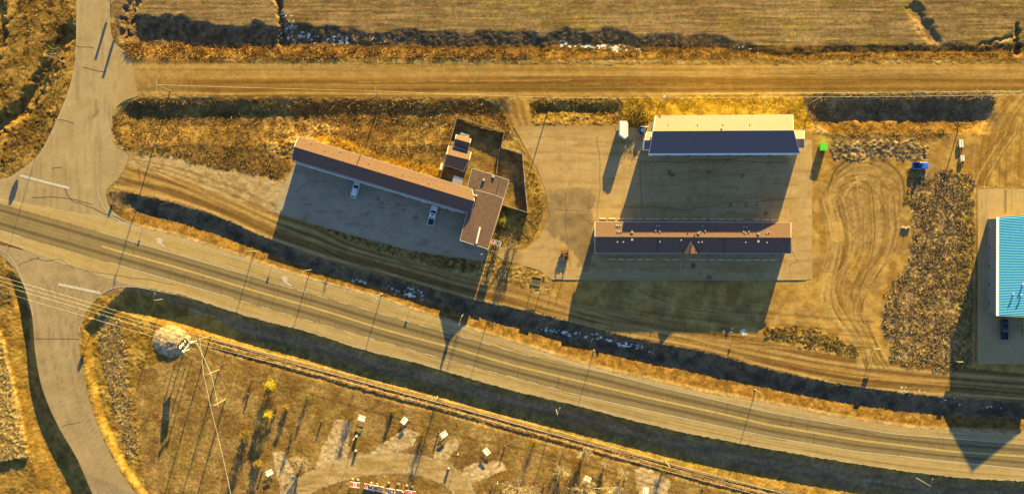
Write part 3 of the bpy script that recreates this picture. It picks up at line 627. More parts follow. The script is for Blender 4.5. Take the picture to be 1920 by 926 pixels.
def vent_pipe(root, px, py, zf, r=.12, h=.5, name='vent_pipe', m=None, cap=True):
    z = zf
    for _ in range(3):
        p = W(px, py, z if not callable(zf) else 5)
    if callable(zf):
        z = 5.0
        for _ in range(6): p = W(px, py, z); z = zf(p.x, p.y)
    mb = MB(); mb.tube((p.x, p.y, z-.1), (p.x, p.y, z+h), r, n=8)
    if cap: mb.tube((p.x, p.y, z+h), (p.x, p.y, z+h+.12), r*1.7, r*1.2, n=8)
    return mb.build(name, m or m_vent, root, True)
def vent_box(root, px, py, zf, s=.5, h=.3, name='roof_vent', m=None):
    z = 5.0
    for _ in range(6): p = W(px, py, z); z = zf(p.x, p.y)
    return MB().box(p.x, p.y, z-.15, s, s, h+.15).build(name, m or m_vent, root, True)

# ---- long motel wing with its lobby block (one building)
root = empty('motel_building', W(720,330), 0, 'long motel wing with brown shingle roof joined to a lobby block at its east end', 'motel')
g = gable(root, (560,256), (885,354.5), (883,400), (547,299.5), (551.5,275.5), (890,377.5), 5.2, 6.9, m_shingle, m_wallb)
wnw, wne, wse, wsw = g['wall']
for k in range(17):
    t = (k+.35)/17; on_wall(root, wsw, wse, t, 1.0, 2.05, .05, 'door', m_door); on_wall(root, wsw, wse, t+.028, 1.5, 1.2, 1.0, 'window', m_trim, pane=True)
for k in range(8): on_wall(root, wne, wnw, (k+.5)/8, .9, .7, 1.6, 'window', m_trim, pane=True)
MB().slab([W(552,303,2.8), W(872,398.5,2.8), W(871.5,401,2.8), W(551.5,306,2.8)], .1).build('walkway_edge', m_trim, root, True)
for x, y in ((584,267.5),(609.6,281.2),(639,283.5),(692,305.5),(756,325.5),(805,342)): vent_pipe(root, x, y, g['zN'], .09, .4)
# lobby: lower gable running down to the south, flatter block behind it
g2 = gable(root, (862.6,451), (873.5,394), (943,372), (915,466.8), (889,459), (919.8,364.8), 5.1, 6.9, m_shingle2, m_wallb) if False else None
def gable_ns(root, SWp, SEp, NEp, NWp, RS, RN, he, hr, mr, mw, **k):     # ridge runs south to north
    return gable(root, SWp, NWp, NEp, SEp, RS, RN, he, hr, mr, mw, **k)
gl = gable_ns(root, (862.6,450.5), (915,466.8), (943.5,372), (886,355), (889,459), (918.5,363), 5.1, 6.9, m_shingle2, m_wallb)
gb = gable_ns(root, (869.5,379), (941.5,382), (954.5,337.5), (885,316), (906,378), (920,326.5), 5.0, 5.9, m_shingle2, m_wallb)
for x, y in ((889.5,367),(893.5,367.5)): vent_pipe(root, x, y, gb['zN'], .2, .9)
vent_pipe(root, 893, 349, gb['zN'], .06, 1.6, 'antenna', m_dark, False); vent_pipe(root, 936, 343, gb['zS'], .1, 1.5, 'antenna', m_dark, False)
vent_box(root, 907, 337, gb['zN'], .7, .5); vent_box(root, 925, 330.5, gb['zS'], .8, .3)
wa, wb = gl['wall'][0], gl['wall'][1]
for t in (.2,.45,.7): on_wall(root, wb, wa, t, 1.6, 1.4, .9, 'window', m_trim, pane=True)
# roof sign on the lobby ridge
sg = empty('roof_sign', W(897,442,6.7), 0, 'narrow white sign board standing on the ridge of the lobby roof', 'sign')
a, b = W(893.5,457,6.6), W(900.5,426,6.6); d = (b-a).normalized(); n = Vector((d.y,-d.x,0))
mb = MB(); c = (a+b)/2; mb.box(c.x, c.y, 7.0, (b-a).length, .5, 1.9, math.atan2(d.y, d.x)); mb.build('sign_board', m_trim, sg, True)
for k in range(5):
    q = a+(b-a)*(.1+.2*k); MB().box(q.x, q.y, 6.3, .1, .8, .8, math.atan2(d.y, d.x)).build('bracket', m_dark, sg, True)
    MB().box(q.x+n.x*.34, q.y+n.y*.34, 7.25, .7, .05, .9, math.atan2(d.y, d.x)).build('panel', mat('sign_red', (.35,.05,.04), .5), sg, True)

# ---- motel in the middle
root = empty('motel_building', W(1299,446), 0, 'rectangular motel with brown ridge roof and a small triangular dormer on its south slope', 'motel')
g = gable(root, (1115.5,416), (1483,417.5), (1483,475), (1115.5,474.5), (1115.5,443.8), (1483,445.3), 5.0, 6.45, m_shingle, m_wallb)
wnw, wne, wse, wsw = g['wall']
for k in range(20):
    for a, b in ((wsw, wse), (wne, wnw)):
        on_wall(root, a, b, (k+.3)/20, .95, 2.05, .05, 'door', m_door); on_wall(root, a, b, (k+.72)/20, 1.4, 1.2, 1.0, 'window', m_trim, pane=True)
zr = 6.38; pk, bk = W(1295.5,475.5,zr), W(1295.5,447.8,zr); l, r_ = W(1279,475.2,5.2), W(1311,475.2,5.2); up = Vector((0,0,.05))
# dormer: two small slopes and a front gable
zS = g['zS']; bk.z = zS(bk.x, bk.y)+.02
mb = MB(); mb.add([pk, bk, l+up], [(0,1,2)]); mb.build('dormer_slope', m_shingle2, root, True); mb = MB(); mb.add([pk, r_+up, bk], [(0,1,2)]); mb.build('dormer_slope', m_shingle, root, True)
MB().add([l, r_, pk], [(0,1,2)]).build('dormer_front', m_wallb, root, True)
for x, y in ((1156,423),(1159,423),(1163,423),(1157,433.5),(1161,434.5),(1165,433.5),(1231,423.5),(1236,423.5),(1229,433),(1237,434),(1317,424),(1313,434.5),(1322,433.5),(1394.5,425.5),(1399,425.5),(1394,434.5),(1397.5,436.5),(1404,434.5),(1437.5,436.8),(1442,435)): vent_pipe(root, x, y, g['zN'], .13, .3)
for x, y in ((1157.5,454),(1168.5,454),(1237,453.5),(1277,450.5),(1309.5,454.5),(1316,454),(1397.8,454.5),(1437.8,455)): vent_pipe(root, x, y, g['zS'], .13, .3)
for x, y, f in ((1185,435,'zN'),(1185,449.5,'zS'),(1309.5,437,'zN'),(1421.5,438,'zN'),(1421.5,452.5,'zS')): vent_box(root, x, y, g[f], .62, .5, 'chimney_box')
MB().box(*W(1185,446.5,0).xy, 6.4, .35, .35, .9).build('vent_stack', m_dark, root, True)
MB().box(*W(1296,441,0).xy, 6.4, .3, .3, 1.2).build('vent_stack', m_dark, root, True)
m_fade = mat('shingle_seam', tuple(alb(120,92,66)*.5), .9)
for x in (1232.5,1356.5): MB().slab([W(x,446.5,6.72), W(x+.9,446.5,6.72), W(x+.9,474.6,5.24), W(x,474.6,5.24)], .03).build('roof_seam', m_fade, root, True)

# ---- storage building
root = empty('storage_building', W(1355,262), 0, 'large metal storage building with cream ridge roof and white walls', 'building')
g = gable(root, (1228.5,217.5), (1486.5,215.5), (1499.5,287), (1217,288), (1224.5,246.3), (1488,244.8), 9.8, 12.6, m_metal, m_wallw, overhang=.9, side_in=.12)
wnw, wne, wse, wsw = g['wall']
ribs = MB(); r1, r2 = g['r1'], g['r2']
for (e0, e1) in ((W(1228.5,217.5,9.8), W(1486.5,215.5,9.8)), (W(1217,288,9.8), W(1499.5,287,9.8))):
    for k in range(1, 60):
        t = k/60; a = r1.lerp(r2, t); b = e0.lerp(e1, t); ribs.add([a+Vector((-.04,0,.0)), a+Vector((.04,0,.0)), b+Vector((.04,0,.0)), b+Vector((-.04,0,.0)), a+Vector((0,0,.025)), b+Vector((0,0,.025))], [(0,4,5,3),(4,1,2,5),(0,1,4),(3,5,2)])
tag(ribs.build('roof_ribs', m_metal, root, True), kind='stuff')
for k in range(7): on_wall(root, wsw, wse, (k+.5)/7, 4.2, 4.6, .05, 'overhead_door', m_gdoor, out=.06)
for k in range(6): on_wall(root, wsw, wse, (k+1)/7, 1.0, 2.1, .05, 'door', m_door, out=.05)
for k in range(9): on_wall(root, wne, wnw, (k+.5)/9, 1.4, .9, 4.5, 'window', m_trim, pane=True)
MB().slab([W(1222,288.5,8.6), W(1498,287.9,8.6), W(1498,290.4,8.5), W(1222,291,8.5)], .12).build('canopy', m_trim, root, True)
for x, y in ((1253,233),(1308,234),(1355,233),(1406,233)): vent_pipe(root, x, y, g['zN'], .1, .35)
vent_pipe(root, 1352, 243, g['zN'], .16, .7, 'vent_stack', m_dark)
for s, xs_ in ((-1, (1207,1221)), (1, (1487,1508))):
    x0, x1 = xs_; dy = -1.5 if s > 0 else 1.2
    gx = gable(root, (x0+(5 if s < 0 else 0), 246.5+dy), (x1, 246.5+dy), (x1, 279+dy), (x0, 279+dy), (x0+(2 if s < 0 else 0), 262.2+dy), (x1, 262.2+dy), 5.4, 6.9, m_metal, m_wallw, overhang=.15)

# ---- teal shop
root = empty('workshop_building', W(1960,500), 0, 'workshop with bright teal ribbed metal roof at the right edge of the picture', 'building')
he, hr = 8.2, 10.8
g = gable_ns(root, (1871,591.5), (2004,590), (2004,404), (1871.5,407.5), (1939,595), (1939,403), he, hr, m_teal, mat('grey_siding', (.16,.16,.15), .8), overhang=.3)
ribs = MB(); r1, r2 = g['r1'], g['r2']
for e0, e1 in ((W(1871,591.5,he), W(1871.5,407.5,he)), (W(2004,590,he), W(2004,404,he))):
    for k in range(1, 62):
        t = k/62; a = r1.lerp(r2, t); b = e0.lerp(e1, t); u = Vector((0,.09,0)); v = Vector((0,0,.09)); ribs.add([a-u, a+u, b+u, b-u, a+v, b+v], [(0,4,5,3),(4,1,2,5),(0,1,4),(3,5,2)])
tag(ribs.build('roof_ribs', m_teal2, root, True), kind='stuff')
a, b = W(1870,592,he), W(1870.5,407,he); MB().slab([a+Vector((-.35,0,.02)), a+Vector((.45,0,.12)), b+Vector((.45,0,.12)), b+Vector((-.35,0,.02))], .12).build('eave_trim', m_wallw, root, True)
for x, y in ((1899,551.5),(1914,553.5),(1917,533)): vent_pipe(root, x, y, g['zN'], .2, .5)
w0, w1 = g['wall'][1], g['wall'][0]
for k in range(5): on_wall(root, w0, w1, (k+.5)/5, 1.6, 1.2, 1.2, 'window', m_trim, pane=True)
ws = g['wall']; on_wall(root, ws[0], ws[3], .3, 4.5, 4.8, .05, 'overhead_door', m_gdoor, out=.06); on_wall(root, ws[0], ws[3], .7, 4.5, 4.8, .05, 'overhead_door', m_gdoor, out=.06)

# ---- sheds behind the motel
def shed(lbl, nw, ne, se, sw, r1, r2, he, hr, mr, mw):
    root = empty('garden_shed', W((nw[0]+se[0])/2, (nw[1]+se[1])/2), 0, lbl, 'shed')
    g = gable(root, nw, ne, se, sw, r1, r2, he, hr, mr, mw, overhang=.2, thick=.1)
    a, b = g['wall'][3], g['wall'][2]; on_wall(root, a, b, .5, 1.3, 1.9, .05, 'door', m_door); return root
shed('smaller shed with brown roof near the fence corner behind the motel', (855.5,252.5), (883,260.5), (877,283), (850,273.5), (853.5,260.5), (881.5,268.3), 2.9, 4.4, m_shingle, m_wallb)
shed('larger shed with brown roof between the smaller shed and the motel', (841,273.5), (883.5,285.5), (869.5,321), (832.5,309), (837.5,289.5), (880,300), 3.2, 4.9, m_shingle, m_wallb)
shed('small white shed with cream roof beside the motel back wall', (851.5,329.5), (868.5,335.5), (866,349), (847.5,342.5), (850,333.5), (867.5,339), 2.2, 2.5, m_trim, m_wallw)
for k, (x, y) in enumerate(((867.5,252),(876,255))):
    o = MB(); o.box(0,0,0,1.25,.75,.8,0); t = o.build('garden_bin', m_trim, None, bevel=.05); t.location = G(x, y); t.rotation_euler.z = R(-17)
    MB().box(0,0,.8,1.3,.8,.06).build('lid', m_trim, t)
    tag(t, ('left','right')[k]+' one of two white boxes standing north of the smaller shed', 'box', 'white boxes by the shed')
o = MB().box(0,0,0,.9,2.0,1.3).build('storage_bin', m_trim, None, bevel=.05); o.location = G(828.5,313); o.rotation_euler.z = R(-15); tag(o, 'white upright storage bin outside the west fence of the motel yard', 'bin')
# ---- board fence: posts, rails and board panels, every board its own piece where the photograph shows it
m_fence = mat('grey_fence_board', tuple(alb(192,166,130)), .85, noise=.2, nscale=3)
m_fencew = mat('pale_fence_board', tuple(alb(222,200,170)), .8, noise=.12, nscale=3)
def fence(pts, h, lbl, m, step=2.3):
    root = empty('board_fence', G(*pts[0]), 0, lbl, 'fence', 'fences round the motel yard')
    pr = None
    for (ax, ay), (bx, by) in zip(pts, pts[1:]):
        a, b = G(ax, ay), G(bx, by); L = (b-a).length; n = max(1, round(L/step)); d = (b-a)/n; ang = math.atan2(d.y, d.x)
        for k in range(n+1):
            q = a+d*k; MB().box(q.x, q.y, q.z-.2, .14, .14, h+.35, ang).build('post', m, root, True)
        for k in range(n):
            q = a+d*(k+.5); MB().box(q.x, q.y, q.z+.05, d.length-.1, .05, h, ang).build('panel', m, root, True)
            MB().box(q.x, q.y, q.z+h+.05, d.length, .13, .04, ang).build('cap_rail', m, root, True)
fence([(836,293),(846,262),(857,221)], 2.1, 'west side board fence of the motel yard beside the sheds', m_fence)
fence([(857,221),(946,248.5)], 2.1, 'north side board fence of the motel yard facing the weedy strip', m_fence)
fence([(946,248.5),(940,277)], 2.1, 'short board fence at the north east corner of the motel yard', m_fence)
fence([(940,277),(979.5,288.5),(984,345),(989.5,399)], 1.9, 'pale fence round the narrow dog run, east side', m_fencew)
fence([(989.5,399),(942.5,384)], 1.9, 'pale fence closing the south end of the narrow run', m_fencew)
fence([(937,279),(933,310),(931,326)], 1.0, 'low inner fence between motel yard and narrow run', m_fence)
fence([(825,336),(836,293)], 2.0, 'board fence from the motel back wall to the larger shed', m_fence)
# ================================================================== VEHICLES
m_tyre = mat('tyre_rubber', (.02,.02,.02), .8); m_rim = mat('rim', (.4,.4,.42), .35, metal=.7); m_lamp = mat('headlight_glass', (.7,.7,.68), .2); m_tail = mat('tail_light_red', (.4,.02,.02), .3)
def sec(x, hw, z0, z1, r=.18):        # rounded cross-section of a car body at length x
    r = min(r, hw*.6, (z1-z0)*.45)
    return [(x,-hw+r*.3,z0),(x,-hw,z0+r),(x,-hw,z1-r),(x,-hw+r,z1-.02),(x,-hw*.4,z1),(x,hw*.4,z1),(x,hw-r,z1-.02),(x,hw,z1-r),(x,hw,z0+r),(x,hw-r*.3,z0)]
def vehicle(px, py, head, paint_m, kind, lbl, cat, z=None, L=None, name=None, group=None):
    """head: compass direction of the nose in degrees counter-clockwise from +X"""
    p = G(px, py); root = empty(name or ('pickup_truck' if kind == 'pickup' else 'parked_car'), (p.x, p.y, (.05 if z is None else z)), R(head), lbl, cat, group)
    L = L or (5.9 if kind == 'pickup' else 4.8); w = .98 if kind == 'pickup' else .93; hl = L/2
    hood = 1.12 if kind == 'pickup' else 1.02; B = []
    if kind == 'pickup':
        st = [(hl,.78,.5,.95),(hl-.12,.93,.38,1.05),(hl-.7,w,.35,hood),(hl-1.55,w,.35,hood+.08),(hl-1.7,w,.35,hood+.1),(-hl+2.15,w,.35,hood+.12),(-hl+2.05,w,.35,hood+.1),(-hl+2.0,w,.35,.80)]
    else:
        st = [(hl,.7,.45,.8),(hl-.15,.88,.32,.92),(hl-.8,w,.28,hood),(hl-1.3,w,.28,hood+.06),(-hl+.8,w,.28,hood+.1),(-hl+.2,.9,.3,hood+.05),(-hl,.82,.45,.95)]
    MB().loft([sec(*s) for s in st]).build('body', paint_m, root, smooth=True)
    if kind == 'pickup':
        bed = MB(); b0, b1 = -hl, -hl+1.98
        bed.box((b0+b1)/2, 0, .42, b1-b0, 2*w-.04, .30)
        for s in (-1, 1): bed.box((b0+b1)/2, s*(w-.07), .72, b1-b0, .12, .52)
        bed.box(b0+.05, 0, .72, .09, 2*w-.28, .50); bed.box(b1-.05, 0, .72, .06, 2*w-.28, .50)
        bed.build('cargo_bed', paint_m, root, bevel=.02); MB().box((b0+b1)/2, 0, .725, b1-b0-.2, 2*w-.3, .03).build('bed_liner', m_dark, root)
        MB().box(b0-.08, 0, .42, .14, 2*w-.1, .2).build('bumper', m_vent, root, bevel=.03)
        cf, cr, rf, rr = hl-1.55, -hl+2.15, hl-2.25, -hl+2.45; zt = 1.88
    else:
        cf, cr, rf, rr = hl-1.15, -hl+.12, hl-1.95, -hl+.55; zt = 1.62
        MB().box(-hl-.0, 0, .42, .14, 1.5, .2).build('bumper', paint_m, root, bevel=.05)
    z0 = hood+.06
    cabs = [[(cf,-w*.86,z0),(cf,w*.86,z0),(cr,w*.88,z0),(cr,-w*.88,z0)],[(rf,-w*.70,zt),(rf,w*.70,zt),(rr,w*.72,zt),(rr,-w*.72,zt)]]
    MB().loft(cabs).build('cabin_glass', m_glass, root, bevel=.04)
    rp = [[(rf+.04,-w*.74,zt-.06),(rf+.04,w*.74,zt-.06),(rr-.03,w*.76,zt-.06),(rr-.03,-w*.76,zt-.06)],[(rf-.12,-w*.66,zt+.05),(rf-.12,w*.66,zt+.05),(rr+.1,w*.68,zt+.05),(rr+.1,-w*.68,zt+.05)]]
    MB().loft(rp).build('roof', paint_m, root, bevel=.03)
    for s in (-1, 1):
        for (xa, xb) in ((cf, rf+.04), (cr, rr-.03), ((cf+cr)/2-.1, (rf+rr)/2-.1)):
            MB().tube((xa, s*w*.87, z0), (xb, s*w*.73, zt-.03), .05, n=5).build('roof_pillar', paint_m, root)
        MB().box(cf-.25, s*(w+.12), z0+.02, .14, .22, .16).build('wing_mirror', paint_m, root, bevel=.03)
        MB().box(hl-.09, s*w*.68, .72, .12, .34, .16).build('headlight', m_lamp, root)
        MB().box(-hl+.02, s*w*.84, .78, .08, .18, .30).build('tail_light', m_tail, root)
        for xw in (hl-.95, -hl+1.05):
            wh = MB().tube((xw, s*(w-.22), .36), (xw, s*(w+.02), .36), .36, n=16).build('wheel', m_tyre, root)
            MB().tube((xw, s*(w+.0), .36), (xw, s*(w+.03), .36), .20, n=10).build('rim', m_rim, wh)
    MB().box(hl-.02, 0, .52, .06, 1.1, .3).build('grille', m_dark, root)
    if kind == 'pickup': MB().box((rf+rr)/2, 0, zt+.05, .55, .8, .02).build('sunroof', m_glass, root)
    return root
vehicle(667,356,74, mat('silver_car_paint', (.58,.64,.70), .3, coat=.5), 'car', 'silver car parked in front of the long motel wing', 'car')
vehicle(811.5,404,76, mat('white_car_paint', (.72,.74,.77), .3, coat=.5), 'pickup', 'white pickup with open bed parked in front of the long motel wing', 'pickup truck')
vehicle(1881,617,90, mat('dark_blue_car_paint', (.008,.022,.05), .25, coat=.6), 'pickup', 'dark blue pickup parked south of the teal workshop', 'pickup truck')
vehicle(1924,606,90, mat('white_car_paint', (.72,.74,.77), .3), 'pickup', 'white pickup cut by the right edge of the picture beside the teal workshop', 'pickup truck', L=6.4)
bt = vehicle(1724,311,0, mat('bright_blue_paint', (.02,.10,.60), .35, coat=.4), 'pickup', 'bright blue pickup parked at the edge of the weedy plot', 'pickup truck', L=4.6, z=hz(1724,311))
# green waste skip
root = empty('waste_skip', G(1541.5,276.5), R(0), 'bright green steel waste skip on the dirt east of the storage building', 'dumpster'); m_grn = mat('green_paint', (.12,.62,.03), .5)
mb = MB(); mb.loft([[(-.95,-.9,.15),(.95,-.9,.15),(.95,.9,.15),(-.95,.9,.15)],[(-1.05,-1.1,1.9),(1.05,-1.1,1.9),(1.05,1.1,1.9),(-1.05,1.1,1.9)]]).build('body', m_grn, root, bevel=.03)
for s in (-1, 1):
    MB().slab([Vector((s*.53-.5,-1.08,2.02)), Vector((s*.53+.5,-1.08,2.02)), Vector((s*.53+.5,1.08,2.28)), Vector((s*.53-.5,1.08,2.28))], .06).build('lid', mat('green_lid', (.16,.70,.05), .5), root)
    for k in range(3): MB().box(s*1.03, -.7+k*.7, .2, .08, .1, 1.6).build('rib', m_grn, root)
    MB().box(s*1.1, 0, 1.2, .12, 1.4, .18).build('fork_pocket', m_grn, root)
# v-nose enclosed trailer
root = empty('enclosed_trailer', G(1167.5,246), 0, 'white enclosed trailer with pointed nose on the pavement west of the storage building', 'trailer'); m_wt = mat('white_panel', (.58,.58,.60), .5)
P = [(-1.25,2.5),(-1.25,-1.4),(.35,-2.6),(1.25,-1.9),(1.25,1.9),(.75,2.5)]
mb = MB(); mb.prism(P, .6, 3.75); mb.build('body', m_wt, root, bevel=.05)
MB().prism([(x*.98, y*.98) for x, y in P], 3.76, 3.84).build('roof', m_wt, root)
MB().box(.8,.1,3.845,.06,4.0,.03).build('roof_seam', m_gut, root)
for s in (-1, 1):
    for yy in (.1, -.75): MB().tube((s*1.05, yy, .38), (s*1.28, yy, .38), .38, n=14).build('wheel', m_tyre, root)
MB().path([(.35,-2.5,.6),(.35,-3.5,.5)], .06).build('drawbar', m_dark, root)
for s in (-1, 1): MB().box(s*.55, 2.54, .75, 1.0, .05, 2.8).build('rear_door', m_trim, root)
# blue machine and striped barrier
root = empty('utility_trailer', G(1203,246.5), R(3), 'small grey trailer carrying a blue load next to the storage building', 'trailer')
MB().box(0,0,.55,1.5,2.2,.12).build('deck', m_dark, root); MB().box(0,.1,.67,1.0,1.2,1.1).build('load', mat('blue_tarp', (.03,.08,.30), .6), root, bevel=.12)
MB().box(0,-1.0,.67,1.5,.08,.5).build('tailboard', m_vent, root)
for s in (-1, 1):
    MB().box(s*.74,0,.67,.06,2.2,.35).build('side_board', m_vent, root); MB().tube((s*.78,0,.32), (s*.98,0,.32), .32, n=12).build('wheel', m_tyre, root)
MB().tube((0,1.1,.6), (0,2.0,.5), .05).build('drawbar', m_dark, root)
root = empty('barrier_board', G(1207.5,238.5), R(-2), 'red and white barrier board standing behind the small blue loaded trailer', 'barrier')
MB().box(0,0,.95,2.3,.32,.35).build('board', m_wt, root)
for k in range(1): MB().box(0,.2,.95,2.3,.08,.36).build('stripe', mat('red_paint', (.55,.05,.03), .5), root)
for s in (-1, 1): MB().box(s*.9,0,0,.12,.5,1.0).build('leg', m_dark, root)
for k in range(2):
    o = MB(); o.box(0,0,.1,.5,4.2,.5); t = o.build('lumber_stack', m_wood, None); t.location = G(1215+k*5.5, 242-k*3); t.rotation_euler.z = R(-22); tag(t, ('long timber bundle leaning away west of the storage building gable','second timber bundle nearest the gable of the storage building')[k], 'timber', 'timber bundles by the gable')
# stake trailer with scrap
root = empty('stake_trailer', G(1058.5,478.5), R(0), 'rusty orange framed stake trailer full of scrap west of the middle motel', 'trailer'); m_rust = mat('rusty_orange_frame', (.20,.08,.03), .8, noise=.3, nscale=4)
MB().box(0,0,.5,2.1,2.7,.12).build('deck', m_rust, root)
for s in (-1, 1):
    for zz in (.75,1.1,1.4): MB().box(s*1.08,0,zz,.07,2.8,.12).build('side_rail', m_rust, root)
    for yy in (-1.35,0,1.35): MB().box(s*1.08,yy,.5,.1,.1,1.1 if yy > -1 else 2.9).build('stake', m_rust, root)
    for yy in (-.4,.4): MB().tube((s*.85,yy,.34), (s*1.05,yy,.34), .34, n=12).build('wheel', m_tyre, root)
for yy in (-1.38,1.38):
    for zz in (.8,1.4): MB().box(0,yy,zz,2.2,.07,.12).build('end_rail', m_rust, root)
MB().path([(0,1.4,.55),(0,2.4,.5)], .06).build('drawbar', m_rust, root)
for k in range(9):
    MB().box(rnd.uniform(-.8,.8), rnd.uniform(-1.1,1.1), .63, rnd.uniform(.3,.9), rnd.uniform(.2,.7), rnd.uniform(.2,.6), rnd.uniform(0,3)).build('scrap', (m_dark, m_wood, m_rust)[k % 3], root)
# flat trailers by the weedy plot
for k, (x, y, w_, l_, lb) in enumerate(((1800.5,269.5,1.2,2.3,'longer white topped cart on the dirt, north of the other cart'),(1803,297,1.15,1.7,'shorter white topped cart beside the weedy plot, south of the other'))):
    root = empty('flat_cart', G(x, y), R(4), lb, 'cart', 'white carts by the weedy plot')
    for s in (-1, 1):
        MB().box(s*w_*.27,0,.72,w_*.42,l_,.08).build('plank', m_wt, root)
        for yy in (-l_*.3, l_*.3): MB().tube((s*w_*.5,yy,.28), (s*w_*.5+s*.14,yy,.28), .28, n=10).build('wheel', m_tyre, root)
    MB().box(0,0,.5,w_*.9,l_*.95,.2).build('frame', m_dark, root); MB().tube((0,-l_*.5,.5), (-.1,-l_*.5-.8,.4), .05).build('handle', m_dark, root)
# pale sacks / blocks on the dirt
for k in range(3):
    mb = MB(); mb.loft([[(math.cos(a)*r_*.55, math.sin(a)*r_*.4, z_) for a in np.linspace(0, 2*math.pi, 9)[:-1]] for r_, z_ in ((.9,0),(1.05,.2),(.9,.45),(.4,.58))]); o = mb.build('boulder', m_conc, None, smooth=True); o.location = G(1693+k*5.2, 427+(k % 2)*1.5); o.rotation_euler.z = k
    tag(o, ('westmost','middle','eastmost')[k]+' of three pale boulders on the dirt beside the weedy plot', 'boulder', 'pale boulders on the dirt')
# ================================================================== WHEEL STOPS
ORD = ['first','second','third','fourth','fifth','sixth','seventh','eighth','ninth','tenth','eleventh','twelfth','thirteenth','fourteenth','fifteenth','sixteenth','seventeenth','eighteenth','nineteenth','twentieth']
def curb_rows():
    proto = None
    rows = [([(564.8,308.2),(583,315),(600.6,320.2),(618,324.8),(636.4,331),(653.8,335.8),(671,340.7),(689.7,346.8),(708,352),(725.5,357.3),(760,368),(777,372.5),(794.6,378.6),(829.8,389.7),(848,395.4)], -16.8, 1.9, 'in the slanting row along the long motel wing', 'wheel stops along the long motel wing'),
            ([(x, 410+(x-1130)*.0065) for x in (1130.4,1147.5,1165.5,1182,1200,1216.7,1233,1250,1267,1284.6,1302,1318.6,1336,1353,1371,1387,1419,1435,1452)], 0, 1.9, 'in the row north of the middle motel', 'wheel stops north of the middle motel'),
            ([(x, 485.8+(x-1148)*.004) for x in (1148,1165,1183,1200,1217.6,1250,1266,1301,1318,1335,1352,1368,1385,1402,1418.6,1434,1449.5)], 0, 1.9, 'in the row south of the middle motel', 'wheel stops south of the middle motel')]
    for pts, ang, ln, lb, gr_ in rows:
        for i_, (x, y) in enumerate(pts):
            if proto is None:
                mb = MB(); L_ = ln/2; q = [(-.11,0),(.11,0),(.07,.15),(-.07,.15)]
                mb.loft([[(-L_, a, b) for a, b in q], [(L_, a, b) for a, b in q]]); proto = mb.build('wheel_stop', mat('wheel_stop_paint', (.62,.58,.50), .85), None); o = proto
            else: o = proto.copy(); col.objects.link(o)
            g_ = W(x, y); o.location = (g_.x, g_.y, .048); o.rotation_euler.z = R(ang); tag(o, ORD[i_]+' wheel stop from the west '+lb, 'wheel stop', gr_)
curb_rows()
for x in (1275.5,): ribbon('stall_line', [(x,483),(x,508)], .12, m_white, lb_o, .052)
for x in (1137,1174.5,1241,1258,1292,1309,1326,1343,1360,1394,1410,1443): ribbon('stall_line', [(x,487),(x,505)], .08, m_faint, lb_o, .052)
kb = MB()
for a, b in zip([(1036,523.5),(1200,524.5),(1440,524.5)], [(1200,524.5),(1440,524.5),(1512,524)]):
    p, q = W(*a), W(*b); d = (q-p).normalized(); n = Vector((-d.y,d.x,0))*.09; kb.slab([p+n+Vector((0,0,.14)), q+n+Vector((0,0,.14)), q-n+Vector((0,0,.14)), p-n+Vector((0,0,.14))], .2)
o = kb.build('kerb', m_conc, None); tag(o, 'low concrete kerb along the south edge of the motel pavement', 'kerb')
# ================================================================== POLES AND LINES
m_galv = mat('galvanised_steel', (.52,.52,.50), .5, metal=.2); m_pole = mat('pole_wood', tuple(alb(200,168,116)), .85); m_wire = mat('aluminium_wire', (.62,.58,.50), .5)
m_lp = mat('weathered_grey_steel', (.26,.25,.23), .6)
def light_pole(px, py, h, arm, adir, lbl):
    p = G(px, py); root = empty('light_pole', p, 0, lbl, 'light pole', 'street lights along the roads')
    MB().box(0,0,-.1,.6,.6,.35).build('base', m_conc, root); MB().tube((0,0,0), (0,0,h), .12, .06, 8).build('mast', m_lp, root)
    dx, dy = math.cos(R(adir)), math.sin(R(adir)); MB().path([(0,0,h-.3),(dx*arm*.5,dy*arm*.5,h+.25),(dx*arm,dy*arm,h+.35)], .04, 6).build('arm', m_lp, root)
    MB().box(dx*(arm+.3), dy*(arm+.3), h+.28,   .6, .26, .14, R(adir)).build('lamp_head', m_lp, root, bevel=.04)
light_pole(119,116,14,3,0,'tall street light on the west verge of the county road'); light_pole(477,471,13.5,1.8,-105,'street light west of the motel lot beside the frontage ditch')
light_pole(582,506,12,1.8,-105,'street light on the north verge below the long motel wing'); light_pole(716,551,12,1.8,-105,'street light on the north verge near the middle of the highway')
light_pole(868,590,12,1.8,-105,'street light on the north verge below the lobby'); light_pole(958,450,12,2,-105,'street light beside the lobby entrance sign')
light_pole(1417,731,12,1.8,-100,'street light on the north verge right of the ditch bend'); light_pole(303,561,9,1.8,75,'street light in the south verge near the south road')
light_pole(1043,768,12,1.8,75,'street light standing in the shaded south ditch'); light_pole(1719,896,12,1.8,80,'street light south of the highway near the right edge')
light_pole(1114,657,5,1,-100,'short light pole on the north verge near the middle motel')
